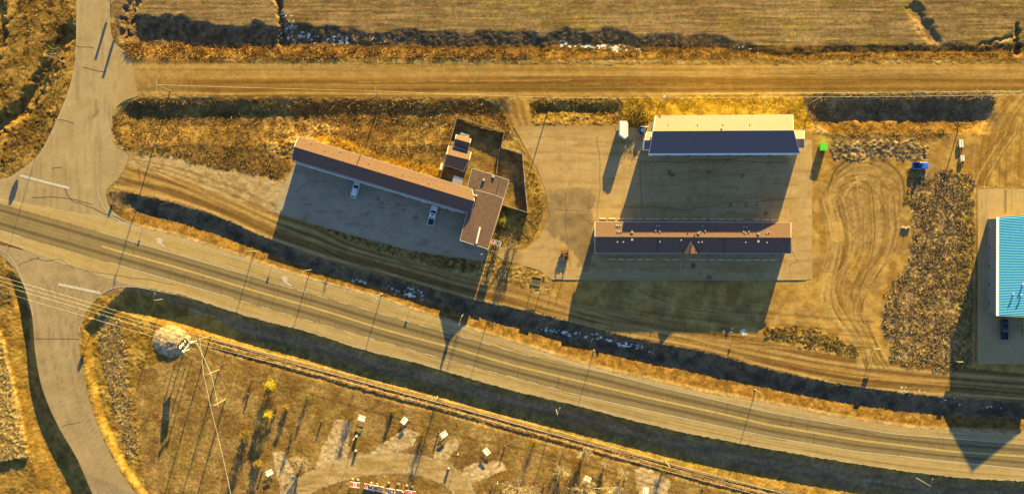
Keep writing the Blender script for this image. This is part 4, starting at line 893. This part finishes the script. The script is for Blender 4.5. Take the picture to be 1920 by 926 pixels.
# the tall mast in front of the lobby
root = empty('flag_pole', G(905,476), 0, 'tall bare white flag pole at the south tip of the lobby', 'flag pole'); MB().tube((0,0,0), (0,0,15.5), .09, .05, 8).build('mast', m_galv, root); MB().tube((0,0,15.5), (0,0,15.75), .12, .12, 8).build('finial', m_galv, root)
def util_pole(px, py, h, lbl, ang=0, arms=1, trafo=False, name='utility_pole'):
    p = G(px, py); root = empty(name, p, R(ang), lbl, 'utility pole', 'wooden poles of the power lines')
    MB().tube((0,0,-.2), (0,0,h), .17, .12, 8).build('mast', m_pole, root)
    for k in range(arms):
        MB().box(0,0,h-.5-k*1.1,.14,2.6,.16).build('crossarm', m_pole, root)
        for yy in (-1.15,0,1.15): MB().tube((0,yy,h-.34-k*1.1), (0,yy,h-.12-k*1.1), .06, n=6).build('insulator', m_trim, root)
    if trafo: MB().tube((0,.45,h-2.6), (0,.45,h-1.5), .32, n=12).build('transformer', mat('pale_blue_steel', (.5,.6,.72), .4), root)
    m_ = Matrix.Rotation(R(ang), 4, 'Z'); return [p+m_@Vector((0,yy,h-.12)) for yy in (-1.15,0,1.15)]
U = [util_pole(319,171,13.5,'wooden pole on the south edge of the gravel road near the county road'), util_pole(713,182,13.5,'wooden pole in the weeds north of the long motel wing'),
     util_pole(1032,192,11,'wooden pole in the weeds above the motel pavement'), util_pole(1238,192,11.5,'wooden pole with pale blue transformer north of the storage building', trafo=True),
     util_pole(1522,191,11.5,'wooden pole just east of the storage building'), util_pole(1813,188,11.5,'wooden pole at the east end of the weedy basin')]
P0 = util_pole(393,630,14,'wooden corner pole of the power line beside the 100 sign', -15, arms=2); P1 = util_pole(408,694,13,'wooden pole with crossarm south of the corner pole', 80); P2 = util_pole(420,750,13,'second wooden pole with crossarm south of the corner pole', 80)
P3 = util_pole(470,975,13,'wooden pole of the southern line beyond the lower edge', 80); P4 = util_pole(820,744,12,'wooden pole standing on the rough strip above the red lettering', -17); P5 = util_pole(1248,864,12,'wooden pole on the rough strip near the lower edge', -17)
P6 = util_pole(1660,975,12,'wooden pole of the trail line beyond the lower edge', -14); PW = util_pole(-150,470,14,'wooden pole of the power line beyond the left edge', -10); UE = util_pole(2070,186,11.5,'wooden pole beyond the right edge')
def wire(a, b, sag, lbl, r=.028):
    pts = [a.lerp(b, t)-Vector((0,0,4*sag*t*(1-t))) for t in np.linspace(0, 1, 15)]
    o = MB().path(pts, r, 4).build('power_line', m_wire, None); return tag(o, lbl, 'power line', 'power lines between the poles')
def span(A_, B_, sag, lbl, idx=(0,1,2), r=.028):
    nm = {0:'southern',1:'middle',2:'northern'}
    for i in idx: wire(A_[i], B_[i], sag, nm[i]+' wire '+lbl, r)
for k in range(5): span(U[k], U[k+1], .9, 'above the gravel road, '+('first span from the county road','second span','third span, west of the transformer pole','span above the storage building','span above the weedy basin')[k], (1,2) if k > 2 else (1,), .016)
span(U[5], UE, .9, 'above the gravel road at the right edge', (1,2), .018)
span(PW, P0, 1.6, 'crossing the south road to the corner pole', r=.018); wire(PW[0]-Vector((0,2,1)), P0[0]-Vector((0,2,1)), 1.6, 'lowest separate wire crossing the south road', .018)
span(P0, P4, 1.4, 'from the corner pole along the trail', r=.017); span(P4, P5, 1.4, 'along the rough strip between the two trail poles', r=.017); span(P5, P6, 1.4, 'along the rough strip to the lower edge', r=.017)
span(P0, P1, .3, 'south from the corner pole', (0,2), r=.05); span(P1, P2, .3, 'between the two southern poles', (0,2), r=.035); span(P2, P3, 1.2, 'south to the lower edge', (2,), r=.04)
# ================================================================== SIGNS
m_sg = mat('sign_back', (.35,.35,.35), .5, metal=.2); m_redp = mat('sign_red_paint', (.45,.03,.02), .5); m_blackp = mat('sign_black', (.012,.012,.014), .5)
def road_sign(px, py, h, s, lbl, shape='oct', posts=1, w=None, rz=0):
    p = G(px, py); root = empty('road_sign', p, R(rz), lbl, 'road sign')
    if posts == 1: MB().box(0,0,-.2,.08,.08,h+.2).build('post', m_galv, root)
    else:
        for sx in (-1, 1): MB().box(sx*(w or s)*.35,0,-.2,.1,.1,h+.2).build('post', m_galv, root)
    mb = MB()
    if shape == 'oct': q = [(s*.5*math.cos(R(22.5+45*k)), s*.5*math.sin(R(22.5+45*k))) for k in range(8)]
    else: q = [(-(w or s)/2,-s/2),((w or s)/2,-s/2),((w or s)/2,s/2),(-(w or s)/2,s/2)]
    mb.loft([[(x, -.07, h-s/2+y+.05) for x, y in q], [(x, -.11, h-s/2+y+.05) for x, y in q]]); mb.build('sign_plate', m_redp if shape == 'oct' else m_sg, root)
road_sign(47,286,3.7,1.9,'large stop sign facing the county road junction','oct'); road_sign(228,322,3.2,.9,'stop sign at the nose of the frontage island','oct'); road_sign(176,596,3.9,1.3,'stop sign beside the south road','oct')
road_sign(210,6,3.9,2.6,'narrow tall sign board on the east verge of the county road, upper one','rect',1,.75); road_sign(224,40,3.9,2.6,'narrow tall sign board on the east verge of the county road, lower one','rect',1,.75)
road_sign(269,424,1.5,.45,'small sign on the verge beside the first turn arrow','rect',1,.6); road_sign(510,496,1.5,.45,'small sign on the verge beside the second turn arrow','rect',1,.6); road_sign(769,577,1.4,.45,'small sign on the verge right of the middle street light','rect',1,.6)
road_sign(1640,652,3.2,1.2,'two post sign at the frontage road near the yard mouth','rect',2,1.6); road_sign(1794,676,3.2,1.2,'two post sign by the frontage road at the weedy plot corner','rect',2,1.6); road_sign(1376,626,1.4,.45,'small sign on the dirt edge of the frontage road','rect',1,.5)
# motel pylon sign with digits
def text_obj(s, size, m, parent, loc, rot, ext=.03, name='digits', off=0.0):
    c = bpy.data.curves.new(name, 'FONT'); c.body = s; c.size = size; c.extrude = ext; c.offset = off; c.align_x = 'CENTER'; c.align_y = 'CENTER'; c.materials.append(m)
    t_ = bpy.data.objects.new('t', c); col.objects.link(t_); bpy.context.view_layer.update()
    me = bpy.data.meshes.new_from_object(t_.evaluated_get(bpy.context.evaluated_depsgraph_get())); bpy.data.objects.remove(t_)
    o = bpy.data.objects.new(name, me); col.objects.link(o); o.parent = parent; o.location = loc; o.rotation_euler = rot; return o
root = empty('pylon_sign', G(931,455), R(-17), 'pylon sign beside the lobby with red end panel and framed black digit board', 'sign')
for s in (-1, 1): MB().box(s*.95,0,-.1,.2,.3,3.2).build('post', m_galv, root)
box_ = MB().box(0,0,3.0,2.5,.9,1.1).build('sign_cabinet', m_blackp, root, bevel=.03)
MB().box(.35,0,4.1,1.65,1.25,.06).build('digit_board', m_blackp, root); MB().box(-.95,0,4.1,.62,1.25,.08).build('red_panel', m_redp, root)
for a, b, c_, d_ in ((0,.62,2.6,.12),(0,-.62,2.6,.12)): MB().box(a,b,4.1,c_,d_,.16).build('frame', m_wt, root)
for x in (-1.3,-.6,1.3): MB().box(x,0,4.1,.12,1.36,.16).build('frame', m_wt, root)
text_obj('0112', .95, mat('sign_digits', (.7,.72,.74), .5), root, (.36,-.02,4.18), (0,0,0))
# post framed sign and timber planter at the frontage road
root = empty('timber_sign', G(1006,541), R(-4), 'two post timber sign by the frontage road entrance', 'sign')
for s in (-1, 1): MB().box(s*1.35,0,-.2,.16,.16,2.6).build('post', m_wood, root)
MB().box(0,-.05,1.5,3.0,.06,.8).build('board', m_wood, root)
root = empty('timber_planter', G(1005,527), R(-11), 'rectangular pale timber edging round dark soil by the entrance', 'planter')
for s in (-1, 1): MB().box(0,s*1.15,0,2.9,.14,.3).build('edge_timber', m_wood, root)
MB().box(1.4,0,0,.14,2.3,.3).build('edge_timber', m_wood, root); MB().box(-1.4,0,0,.14,2.3,.3).build('edge_timber', m_wood, root); MB().box(0,0,-.1,2.7,2.2,.25).build('soil', mat('dark_soil', (.08,.06,.04), .95), root)
# the 100 sign: sloping black board below a white beam
root = empty('number_sign', G(343,645), 0, 'black board with the white number 100 under a white beam on the gravel mound', 'sign')
zb, zt_ = 2.6, 5.2
c1, c2, c3, c4 = (W(*p, z) for p, z in (((330.6,650.6),zb),((345.4,632.8),zb),((354.5,639.6),zt_),((340.2,656.5),zt_)))
MB().slab([c1,c4,c3,c2], .12).build('board', m_blackp, root, True)
m_wts = mat('sign_white', (.75,.75,.72), .6)
ex = (c1-c2).normalized(); ey = (c3-c2); ey = (ey-ex*ey.dot(ex)).normalized(); ez = ex.cross(ey); cc = (c1+c2+c3+c4)/4
sgn = 1 if ez.z > 0 else -1
M = Matrix((ex, ey*sgn, ez*sgn)).transposed()
Lw = (c1-c2).length; Lh = (c3-c2).length
t100 = text_obj('100', 2.1, m_wts, root, cc-root.location+Vector((0,0,.16)), M.to_euler(), .03, 'number')
bdir = (c4-c3).normalized(); a_ = c3-bdir*.7+Vector((.6,-.4,.35)); b_ = c4+bdir*.4+Vector((.6,-.4,.35))
MB().tube(a_, b_, .2, n=8).build('beam', m_wts, root, True)
for q in (a_.lerp(b_, .12), a_.lerp(b_, .88)):
    MB().tube((q.x, q.y, -.2), (q.x, q.y, q.z+.3), .12, n=8).build('post', m_wts, root, True); MB().box(q.x, q.y, q.z+.2, .9, .2, .2, math.atan2(bdir.y, bdir.x)+1.57).build('cap', m_wts, root, True)
for q in (c1, c2): MB().tube((q.x, q.y, -.2), (q.x, q.y, q.z), .12, n=6).build('post', m_wts, root, True)
# red and white lettering at the lower edge
def letters(s, x0, y0, x1, y1, lbl):
    n = len(s); p0, p1 = G(x0, y0), G(x1, y1); ang = math.atan2(p1.y-p0.y, p1.x-p0.x); root = empty('letter_sign', (p0+p1)/2, ang, lbl, 'sign'); L_ = (p1-p0).length
    m_r = mat('letter_red', (.62,.08,.07), .5)
    MB().box(0,-.75,.3,L_,.25,.15).build('base_rail', m_wts, root)
    for k in (-.35,.35): MB().box(L_*k,-.4,-.1,.2,.2,.5).build('leg', m_dark, root)
    for i, ch in enumerate(s):
        xo = -L_/2+(i+.5)*L_/n
        text_obj(ch, 1.75, m_wts, root, (xo, 0, .42), (R(20),0,0), .08, 'letter_edge', .07)
        text_obj(ch, 1.75, m_r, root, (xo, -.02, .52), (R(20),0,0), .08, 'letter')
letters('LUNDAZES', 682,911, 719,918, 'left word of red letters with white edges at the lower edge, partly unreadable')
letters('IEOUTAN', 722,920, 757,925, 'right word of red letters with white edges at the lower edge, partly unreadable')
for x, y, lb in ((665,909,'red and white flag like panel at the left end of the lettering'),(769,925,'red and white flag like panel at the right end of the lettering')):
    root = empty('banner_sign', G(x, y), R(-8), lb, 'sign panel'); 
    for k, mm_ in ((-1, m_redp), (0, m_wts), (1, m_redp)): MB().box(k*.95,0,.9,.95,1.3,.1).build('panel', mat('letter_red', (.62,.08,.07), .5) if k else m_wts, root)
    MB().box(0,.0,1.0,.45,.5,.06).build('emblem', mat('letter_red', (.62,.08,.07), .5), root)
    MB().box(0,-.72,.85,3.0,.12,.2).build('frame', m_wts, root); MB().box(0,.72,.85,3.0,.12,.2).build('frame', m_wts, root)
    for sx in (-1, 1): MB().box(sx*1.3,0,-.1,.15,.15,1.0).build('leg', m_dark, root)
for x, y, lb in ((660,900,'pale post stone left of the other at the upper left of the lettering'),(670,901,'pale post stone right of the other at the upper left of the lettering'),(695,907,'white stone above the middle of the left word'),(706,909,'pinkish stone above the end of the left word'),(728,907,'brown stone at the left of the arched bed'),(746,909,'brown stone at the right of the arched bed'),(762,912,'white stone above the right flag panel'),(772,914,'brown stone right of the right flag panel')):
    mb = MB(); mb.loft([[(math.cos(a)*r_, math.sin(a)*r_, z_) for a in np.linspace(0, 2*math.pi, 8)[:-1]] for r_, z_ in ((.42,0),(.45,.3),(.25,.55))]); o = mb.build('stone', m_conc if 'white' in lb or 'pale' in lb else m_wood, None); o.location = G(x, y); tag(o, lb, 'stone', 'stones round the lettering')
# ================================================================== CAMPGROUND
m_tbl = mat('white_table_top', (.85,.84,.82), .6)
def picnic(px, py, ang, lbl, proto=[None]):
    if proto[0] is None:
        root = empty('picnic_table', (0,0,0)); proto[0] = root
        for k in range(3): MB().box(0,(k-1)*.34,1.0,2.1,.32,.05).build('table_board', m_tbl, root)
        for s in (-1, 1):
            if s > 0: MB().box(0,.86,.72,2.1,.34,.05).build('bench_board', m_tbl, root)
            MB().box(s*.8,0,.48,.08,1.7,.08).build('brace', m_dark, root)
            for t_ in (-1, 1): MB().tube((s*.8,t_*.7,-.05), (s*.8,t_*.2,1.0), .045, n=5).build('leg', m_dark, root)
    else: root = copy_tree(proto[0])
    root.location = G(px, py); root.rotation_euler.z = R(ang); tag(root, lbl, 'picnic table', 'white picnic tables in the campground')
picnic(677,786,-18,'white picnic table at the top of the leftmost long gravel pad'); picnic(759,790,52,'white picnic table at the top of the second gravel pad'); picnic(833,816,35,'white picnic table beside the third gravel pad')
picnic(911,848,-52,'white picnic table above the fourth gravel pad'); picnic(505,888,28,'white picnic table near the lower left gravel pad'); picnic(1101,900,-28,'white picnic table among the bare trees'); picnic(1213,921,80,'white picnic table cut by the lower edge')
m_ped = mat('brown_pedestal', (.05,.035,.025), .7); m_bar = mat('dark_blue_barrel', (.02,.03,.08), .6)
for k, (x, y, lb) in enumerate(((602,789,'dark power post in the open grass left of the long pad'),(735,776,'dark power post left of the second picnic table'),(823,809,'dark power post left of the third picnic table'),(491,881,'dark power post by the lower left picnic table'),(1021,911,'dark power post right of the large bare tree'),(1114,893,'dark power post right of the picnic table among bare trees'),(1173,897,'dark power post near the lower right bare trees'),(1319,916,'dark power post by the lower edge at the right'),(465,738,'small dark stump post near the left yellow tree'),(947,836,'thin dark post left of the yellow tree'))):
    root = empty('power_post', G(x, y), R(-17), lb, 'post', 'dark posts in the campground'); MB().box(0,0,-.1,.4,.34,1.45).build('body', m_ped, root, bevel=.03); MB().box(0,0,1.35,.46,.4,.08).build('cap', m_wood, root)
for x, y, lb in ((667,845,'barrel bin with pale lid below the leftmost picnic table'),(841,878,'barrel bin with pale lid between the third and fourth pad'),(668,818,'dark fire ring bin right of the leftmost long pad')):
    root = empty('waste_barrel', G(x, y), 0, lb, 'barrel', 'waste barrels in the campground'); mb = MB(); mb.loft([[(math.cos(a)*r_, math.sin(a)*r_, z_) for a in np.linspace(0, 2*math.pi, 13)[:-1]] for r_, z_ in ((.36,0),(.4,.3),(.4,.8),(.36,1.0))]).build('body', m_bar, root, smooth=True); MB().tube((0,.06,1.0), (0,.06,1.06), .36, n=12).build('lid', m_wt, root)
for x, y, lb in ((778,824,'thin lamp post below the second gravel pad'),(859,850,'thin lamp post between the third and fourth pad'),(933,904,'thin lamp post below the fourth pad'),(664,822,'thin lamp post right of the leftmost pad'),(561,866,'thin lamp post beside the small cream tree')):
    root = empty('lamp_post', G(x, y), 0, lb, 'lamp post', 'thin lamp posts in the campground'); MB().tube((0,0,-.1), (0,0,3.2), .06, n=6).build('mast', m_galv, root); MB().box(0,0,3.2,.3,.3,.2).build('lamp', m_wt, root)
# ================================================================== TREES
m_bark = mat('bark', tuple(alb(176,140,96)), .9); m_cream = mat('pale_twig', tuple(alb(238,200,140)), .9, spec=.1)
m_leafy = mat('yellow_leaf', tuple(alb(214,176,44)), .8, noise=.35, nscale=1.3, spec=.1); m_leafg = mat('olive_leaf', tuple(alb(128,116,42)), .85, noise=.35, nscale=1.3, spec=.1); m_brown = mat('rusty_leaf', tuple(alb(176,134,50)), .85, noise=.3, nscale=1.5, spec=.1)
def bare_tree(h, r, mt, seed, nb=16, thick=.03):
    q = random.Random(seed); root = empty('bare_tree', (0,0,0)); MB().tube((0,0,-.2), (0,0,h*.55), .13+h*.012, .07, 7).build('trunk', m_bark, root)
    limb = MB(); tw = MB()
    for k in range(nb):
        a = q.uniform(0, 6.28); z0 = h*q.uniform(.18, .55); el = q.uniform(.35, 1.1); L_ = r*q.uniform(.75, 1.15); d = Vector((math.cos(a)*math.cos(el), math.sin(a)*math.cos(el), math.sin(el)))
        p = Vector((0,0,z0)); pts = [p]
        for s in range(4): d = (d+Vector((q.uniform(-.25,.25), q.uniform(-.25,.25), q.uniform(-.1,.25)))).normalized(); p = p+d*L_/3.2; pts.append(p)
        for i in range(4): limb.tube(pts[i], pts[i+1], thick*2.2*(1-i*.2), thick*2.2*(.8-i*.2), 4)
        for s in range(14):
            b = pts[q.randint(1, 4)]; t_ = (d+Vector((q.uniform(-1,1), q.uniform(-1,1), q.uniform(-.4,.8)))).normalized(); m_ = b+t_*L_*q.uniform(.25, .5)
            tw.tube(b, m_, thick, thick*.5, 3)
            for _ in range(2): e = m_+(t_+Vector((q.uniform(-.6,.6), q.uniform(-.6,.6), q.uniform(-.3,.5)))).normalized()*L_*.28; tw.tube(m_, e, thick*.7, thick*.3, 3)
    limb.build('limbs', mt, root); o = tw.build('twigs', mt, root); tag(o, kind='stuff'); return root
def leafy_tree(h, r, mt, seed, n=900, cone=True, ls=.28):
    q = random.Random(seed); root = empty('leafy_tree', (0,0,0)); MB().tube((0,0,-.2), (0,0,h*.9), .14, .04, 7).build('trunk', m_bark, root)
    lv = MB(); lm = MB(); cl = []
    for k in range(26):
        z = h*q.uniform(.12, .97); rr = r*((1-z/h)*.85+.22 if cone else math.sqrt(max(.05, 1-(2*z/h-1.05)**2))); a = q.uniform(0, 6.28); c = Vector((math.cos(a)*rr*q.uniform(.3,1), math.sin(a)*rr*q.uniform(.3,1), z)); cl.append((c, rr*.45+.18)); lm.tube((0,0,z*.8), c, .04, .015, 4)
    for k in range(n):
        c, s = q.choice(cl); p = c+Vector((q.gauss(0,1), q.gauss(0,1), q.gauss(0,.8)))*s*.55; a = Vector((q.gauss(0,1), q.gauss(0,1), q.gauss(0,1))).normalized(); b = a.orthogonal().normalized(); w = ls*q.uniform(.5,1.2)
        lv.add([p-a*w*.5, p+b*w*.35, p+a*w*.6, p-b*w*.35], [(0,1,2,3)])
    lm.build('limbs', m_bark, root); tag(lv.build('crown', mt, root), kind='stuff'); return root
TR_P = {}
def tree(kind, px, py, sc, lbl, grp='trees in the campground'):
    if kind not in TR_P:
        TR_P[kind] = {'cream': lambda: bare_tree(4.0, 2.2, m_cream, 1, 20, .035), 'creambig': lambda: bare_tree(6.0, 4.4, m_cream, 2, 34, .06), 'yellow': lambda: leafy_tree(5.2, 1.9, m_leafy, 3, 1500), 'rust': lambda: leafy_tree(3.6, 1.2, m_brown, 4, 700, False), 'olive': lambda: leafy_tree(3.0, 1.0, m_leafg, 5, 420, True, .2), 'twig': lambda: bare_tree(2.6, 1.3, m_bark, 6, 12, .025), 'bush': lambda: leafy_tree(1.6, 1.5, m_brown, 8, 700, False, .25)}[kind](); root = TR_P[kind]
    else: root = copy_tree(TR_P[kind])
    root.location = G(px, py); root.rotation_euler.z = rnd.uniform(0, 6.28); root.scale = (sc, sc, sc)
    if kind == 'bush': root.name = 'shrub'
    return tag(root, lbl, 'shrub' if kind == 'bush' else 'tree', grp)
for a in (('yellow',508,722,1.05,'uppermost and largest yellow leaved tree at the left of the campground'),('yellow',504,777,.9,'second yellow leaved tree, below the largest one'),('rust',536,763,.8,'small rusty tree right of the second yellow tree'),('rust',515,767,.5,'tiny rusty sapling beside the second yellow tree'),
    ('olive',576,741,1.0,'small dark olive tree standing alone above the long pad'),('olive',547,811,1.0,'small olive tree below the lone dark one'),('cream',566,863,1.15,'pale cream bare tree beside the lower left pad'),('rust',461,816,1.3,'rusty tree by the wire at the left of the campground'),('rust',484,868,1.0,'rusty tree above the lower left picnic table'),
    ('rust',655,783,.8,'low rusty sapling at the head of the long pad'),('rust',735,770,.6,'sapling above the second picnic table'),('rust',790,822,.9,'rusty sapling right of the second pad'),('yellow',998,834,.8,'yellow leaved tree near the rough strip in the middle'),('cream',1054,880,.9,'small cream tree in the middle of the campground'),
    ('creambig',976,915,1.0,'largest cream bare tree at the lower edge'),('creambig',1094,918,.9,'wide cream bare tree at the lower edge right of the picnic table'),('cream',1096,847,.9,'cream tree growing against the rough strip'),('twig',1056,848,1.0,'thin twiggy sapling above the small cream tree'),('cream',1136,866,.6,'small cream sapling beside the wires'),
    ('cream',1168,884,.8,'cream sapling left of the two lower right trees'),('yellow',1243,880,.7,'yellow leaved tree at the rough strip near the right pole'),('creambig',1156,925,.7,'cream bare tree cut by the lower edge at the right'),('twig',470,712,.6,'tiny twig sapling near the fallen wire shadow'),('twig',945,905,1.0,'twiggy sapling below the fourth pad'),
    ('twig',925,905,.8,'small twiggy sapling left of the lamp post at the fourth pad'),('olive',968,916,.9,'olive sapling beside the large bare tree')): tree(*a)
for a in (('bush',1184,222,1.5,'rusty shrub west of the storage building'),('bush',1196,226,1.3,'second rusty shrub west of the storage building, further right'),('bush',1206,219,1.4,'rusty shrub closest to the corner of the storage building'),('bush',1189,211,1.3,'rusty shrub at the back of the clump near the gravel road'),('bush',1200,208,1.1,'smallest rusty shrub of the clump north of the blue loaded trailer')): tree(*a, 'shrubs west of the storage building')
for a in (('olive',98,92,1.7,'dark green bush in the ditch left of the county road'),('twig',106,104,1.4,'bare bush in the ditch left of the county road'),('twig',960,452,1.5,'bare shrub beside the pylon sign'),('olive',944,415,1.6,'dark shrub in the shade east of the lobby'),('twig',965,470,1.2,'leaning bare shrub below the pylon sign')): tree(*a, 'bushes along the roads')
# ================================================================== WEEDS (stuff)
m_weed = attr_mat('dry_weed', .12, 6, .08, 1.0, 0, rough=.95)
def scatter(name, n, region, hmin, hmax, w, cols, seed, dens=None, lean=.8, label=None, blades=3):
    n = int(n*.5); hmin *= .4; hmax *= .42; w *= .9
    dens = dens or (lambda x, y: .12+.88*ss(.38, .62, fbm(x/16, y/16, 300+seed, 3)))
    """n tufts of thin upright blades inside a pixel bounding box, kept where region(x, y) holds"""
    q = np.random.RandomState(seed); x0, y0, x1, y1 = region[0]; x = q.uniform(x0, x1, n*6); y = q.uniform(y0, y1, n*6)
    k = region[1](x, y); k &= q.rand(len(x)) < (1 if dens is None else dens(x, y)); x = x[k][:n]; y = y[k][:n]; n = len(x)
    z = hza(x, y); wx = (x-960)/S; wy = (463-y)/S; Vs = []; Cs = []; c0 = np.array([alb(*c) for c in cols]); base = c0[q.randint(0, len(c0), n)]*(1.0+1.1*q.rand(n, 1))
    for b in range(blades):
        a = q.uniform(0, 6.28, n); r = q.uniform(0, w*1.2, n); hh = q.uniform(hmin, hmax, n); l = lean*hh
        bx, by = wx+np.cos(a)*r, wy+np.sin(a)*r; a2 = q.uniform(0, 6.28, n); ux, uy = np.cos(a2)*w*.5, np.sin(a2)*w*.5; tx, ty = bx+q.normal(0, 1, n)*l, by+q.normal(0, 1, n)*l
        Vs.append(np.stack([np.stack([bx-ux, by-uy, z-.05], -1), np.stack([bx+ux, by+uy, z-.05], -1), np.stack([tx+ux*.35, ty+uy*.35, z+hh], -1), np.stack([tx-ux*.35, ty-uy*.35, z+hh*.95], -1)], 1)); Cs.append(np.repeat(base[:, None, :]*(.85+.3*q.rand(n, 1, 1)), 4, 1))
    V_ = np.concatenate(Vs).reshape(-1, 3); C_ = np.concatenate(Cs).reshape(-1, 3); F_ = np.arange(len(V_)).reshape(-1, 4)
    o = np_mesh(name, V_, F_, C_, m_weed, 'stuff', False); tag(o, label, 'weeds' if 'weed' in name else name.replace('_', ' ')); return o
zi = lambda x, y: zone[np.clip(np.round((y-ys[0])/ST).astype(int), 0, NY-1), np.clip(np.round((x-xs[0])/ST).astype(int), 0, NX-1)]
pvi = lambda x, y: paved[np.clip(np.round((y-ys[0])/ST).astype(int), 0, NY-1), np.clip(np.round((x-xs[0])/ST).astype(int), 0, NX-1)]
free = lambda x, y: (zi(x, y) == 0)&~pvi(x, y)
poly = lambda P: (lambda x, y: inside(x+(vn(x/8, y/8, 7)-.5)*8, y+(vn(x/8, y/8, 8)-.5)*8, P)&free(x, y))
reedf = lambda x, y: (y > NC(x)+(110-NC(x))*.62)&(y < 108)&(x > 236)&(x < 1900)
scatter('reeds', 9000, ((236,70,1000,110), reedf), .5, 1.7, .16, [(176,122,56),(150,102,42),(200,150,80),(120,82,38)], 1, label='tall dry reeds along the ditch north of the gravel road')
scatter('dry_grass', 9000, ((1000,80,1900,110), reedf), .2, .6, .14, [(150,108,46),(130,90,34),(176,132,66)], 2, label='dry grass along the right part of the northern ditch')
scatter('weeds', 22000, ((205,184,990,345), lambda x, y: inside(x, y, [(212,215),(240,188),(950,192),(985,240),(850,340),(700,300),(560,256),(520,335),(430,320),(235,280),(214,258)])&free(x, y)&~inside(x, y, [(857,221),(946,248),(940,277),(979,288),(989,398),(942,385),(860,345),(825,335)])), .2, .75, .16, [(160,116,52),(186,140,66),(126,92,44),(212,170,96),(104,80,44),(172,124,48)], 3, label='brown weeds filling the strip north of the long motel wing')
scatter('weeds', 24000, ((1620,312,1835,698), lambda x, y: inside(x+(fbm(x/22, y/22, 7, 3)-.5)*56, y+(fbm(x/22, y/22, 8, 3)-.5)*40, [(1722,322),(1830,318),(1833,400),(1830,600),(1826,690),(1740,692),(1690,684),(1664,640),(1650,590),(1676,540),(1702,490),(1712,420),(1706,370)])&(x < 1829)&~pvi(x, y)), .2, .8, .18, [(212,170,100),(176,134,72),(130,98,58),(228,190,128),(96,76,52),(196,152,66)], 4, label='rough weeds covering the vacant plot west of the workshop')
scatter('weeds', 9000, ((1500,178,1876,262), poly([(1515,180),(1850,178),(1872,196),(1866,224),(1800,258),(1560,260),(1520,250)])), .2, .7, .16, [(170,124,60),(196,146,66),(120,88,50),(206,160,90)], 5, label='weeds in the basin at the upper right')
scatter('weeds', 5000, ((990,182,1525,238), poly([(990,188),(1170,184),(1520,184),(1522,214),(1226,214),(1170,232),(992,232)])), .15, .5, .14, [(190,146,50),(160,118,40),(206,164,70),(120,92,40)], 6, label='yellowish weeds between gravel road and storage building')
scatter('stubble', 9000, ((176,580,262,866), poly([(180,585),(224,600),(232,650),(238,750),(256,852),(238,862),(210,760),(188,660)])), .3, .8, .16, [(216,174,100),(190,146,74),(232,194,126),(130,100,54)], 7, label='pale stubble strip beside the south road')
scatter('crop_stand', 6000, ((-160,600,56,866), lambda x, y: inside(x, y, [(-160,610),(2,626),(14,680),(35,760),(48,832),(50,858),(0,866),(-160,878)])), .3, .8, .16, [(222,180,104),(196,152,78),(236,196,120),(150,112,58)], 8, label='block of standing dry crop at the lower left edge')
scatter('dry_grass', 12000, ((205,380,1920,800), lambda x, y: (y > FS(x)+(HN(x)-FS(x))*.1)&(y < HN(x)-(HN(x)-FS(x))*.14)&(x > 215)), .12, .4, .13, [(160,118,50),(136,96,38),(186,144,72),(100,76,42)], 9, label='dry grass on both sides of the ditch north of the highway')
scatter('dry_grass', 9000, ((150,540,1920,950), lambda x, y: (np.minimum(np.abs(y-HS(x)-5), np.abs(y-TR(x)-12)) < 6)&(x > 180)&~pvi(x, y)), .12, .4, .13, [(176,136,66),(150,112,50),(206,160,90),(170,110,60)], 10, label='dry grass along the trail and the south edge of the highway')
scatter('dry_grass', 10000, ((-10,-10,150,345), lambda x, y: free(x, y)), .12, .45, .14, [(196,150,60),(170,124,44),(214,170,84),(120,88,40)], 11, label='dry grass west of the county road')
scatter('weeds', 5000, ((560,395,1040,545), poly([(600,412),(660,440),(770,470),(905,492),(1022,516),(1024,536),(940,522),(850,504),(760,482),(660,452)])), .2, .6, .16, [(190,146,74),(150,110,54),(110,80,44),(210,166,90)], 12, label='weedy rubble strip between motel lot and frontage road')
scatter('weeds', 4500, ((1430,608,1625,672), poly([(1432,612),(1540,618),(1620,660),(1600,668),(1520,654),(1432,634)])), .15, .5, .15, [(196,152,70),(160,120,52),(110,84,46)], 13, label='weeds at the south edge of the dirt yard')
scatter('weeds', 5000, ((1555,258,1745,306), poly([(1560,268),(1700,262),(1740,276),(1735,302),(1680,300),(1560,300)])), .1, .45, .15, [(216,176,110),(186,142,80),(130,100,60)], 14, label='pale weeds south of the upper right basin')
scatter('dry_grass', 6000, ((915,285,1030,465), lambda x, y: inside(x, y, [(983,290),(1000,320),(1018,372),(1018,410),(1000,452),(960,460),(925,455),(942,385),(990,398)])&free(x, y)), .1, .4, .13, [(186,144,56),(160,120,44),(206,164,84)], 15, label='dry grass round the motel yard fence')
scatter('gravel_chips', 500, ((280,608,360,672), lambda x, y: np.hypot((x-318)/34, (y-640)/29) < 1), .03, .12, .18, [(226,196,150),(206,170,120),(176,140,96)], 16, label='loose pale gravel of the mound under the 100 sign')
scatter('dry_grass', 9000, ((240,640,1300,926), lambda x, y: (y > TR(x)+24)&(zi(x, y) == 0)), .06, .22, .12, [(190,150,80),(160,122,56),(206,168,96),(140,112,48)], 17, label='short dry grass of the campground')
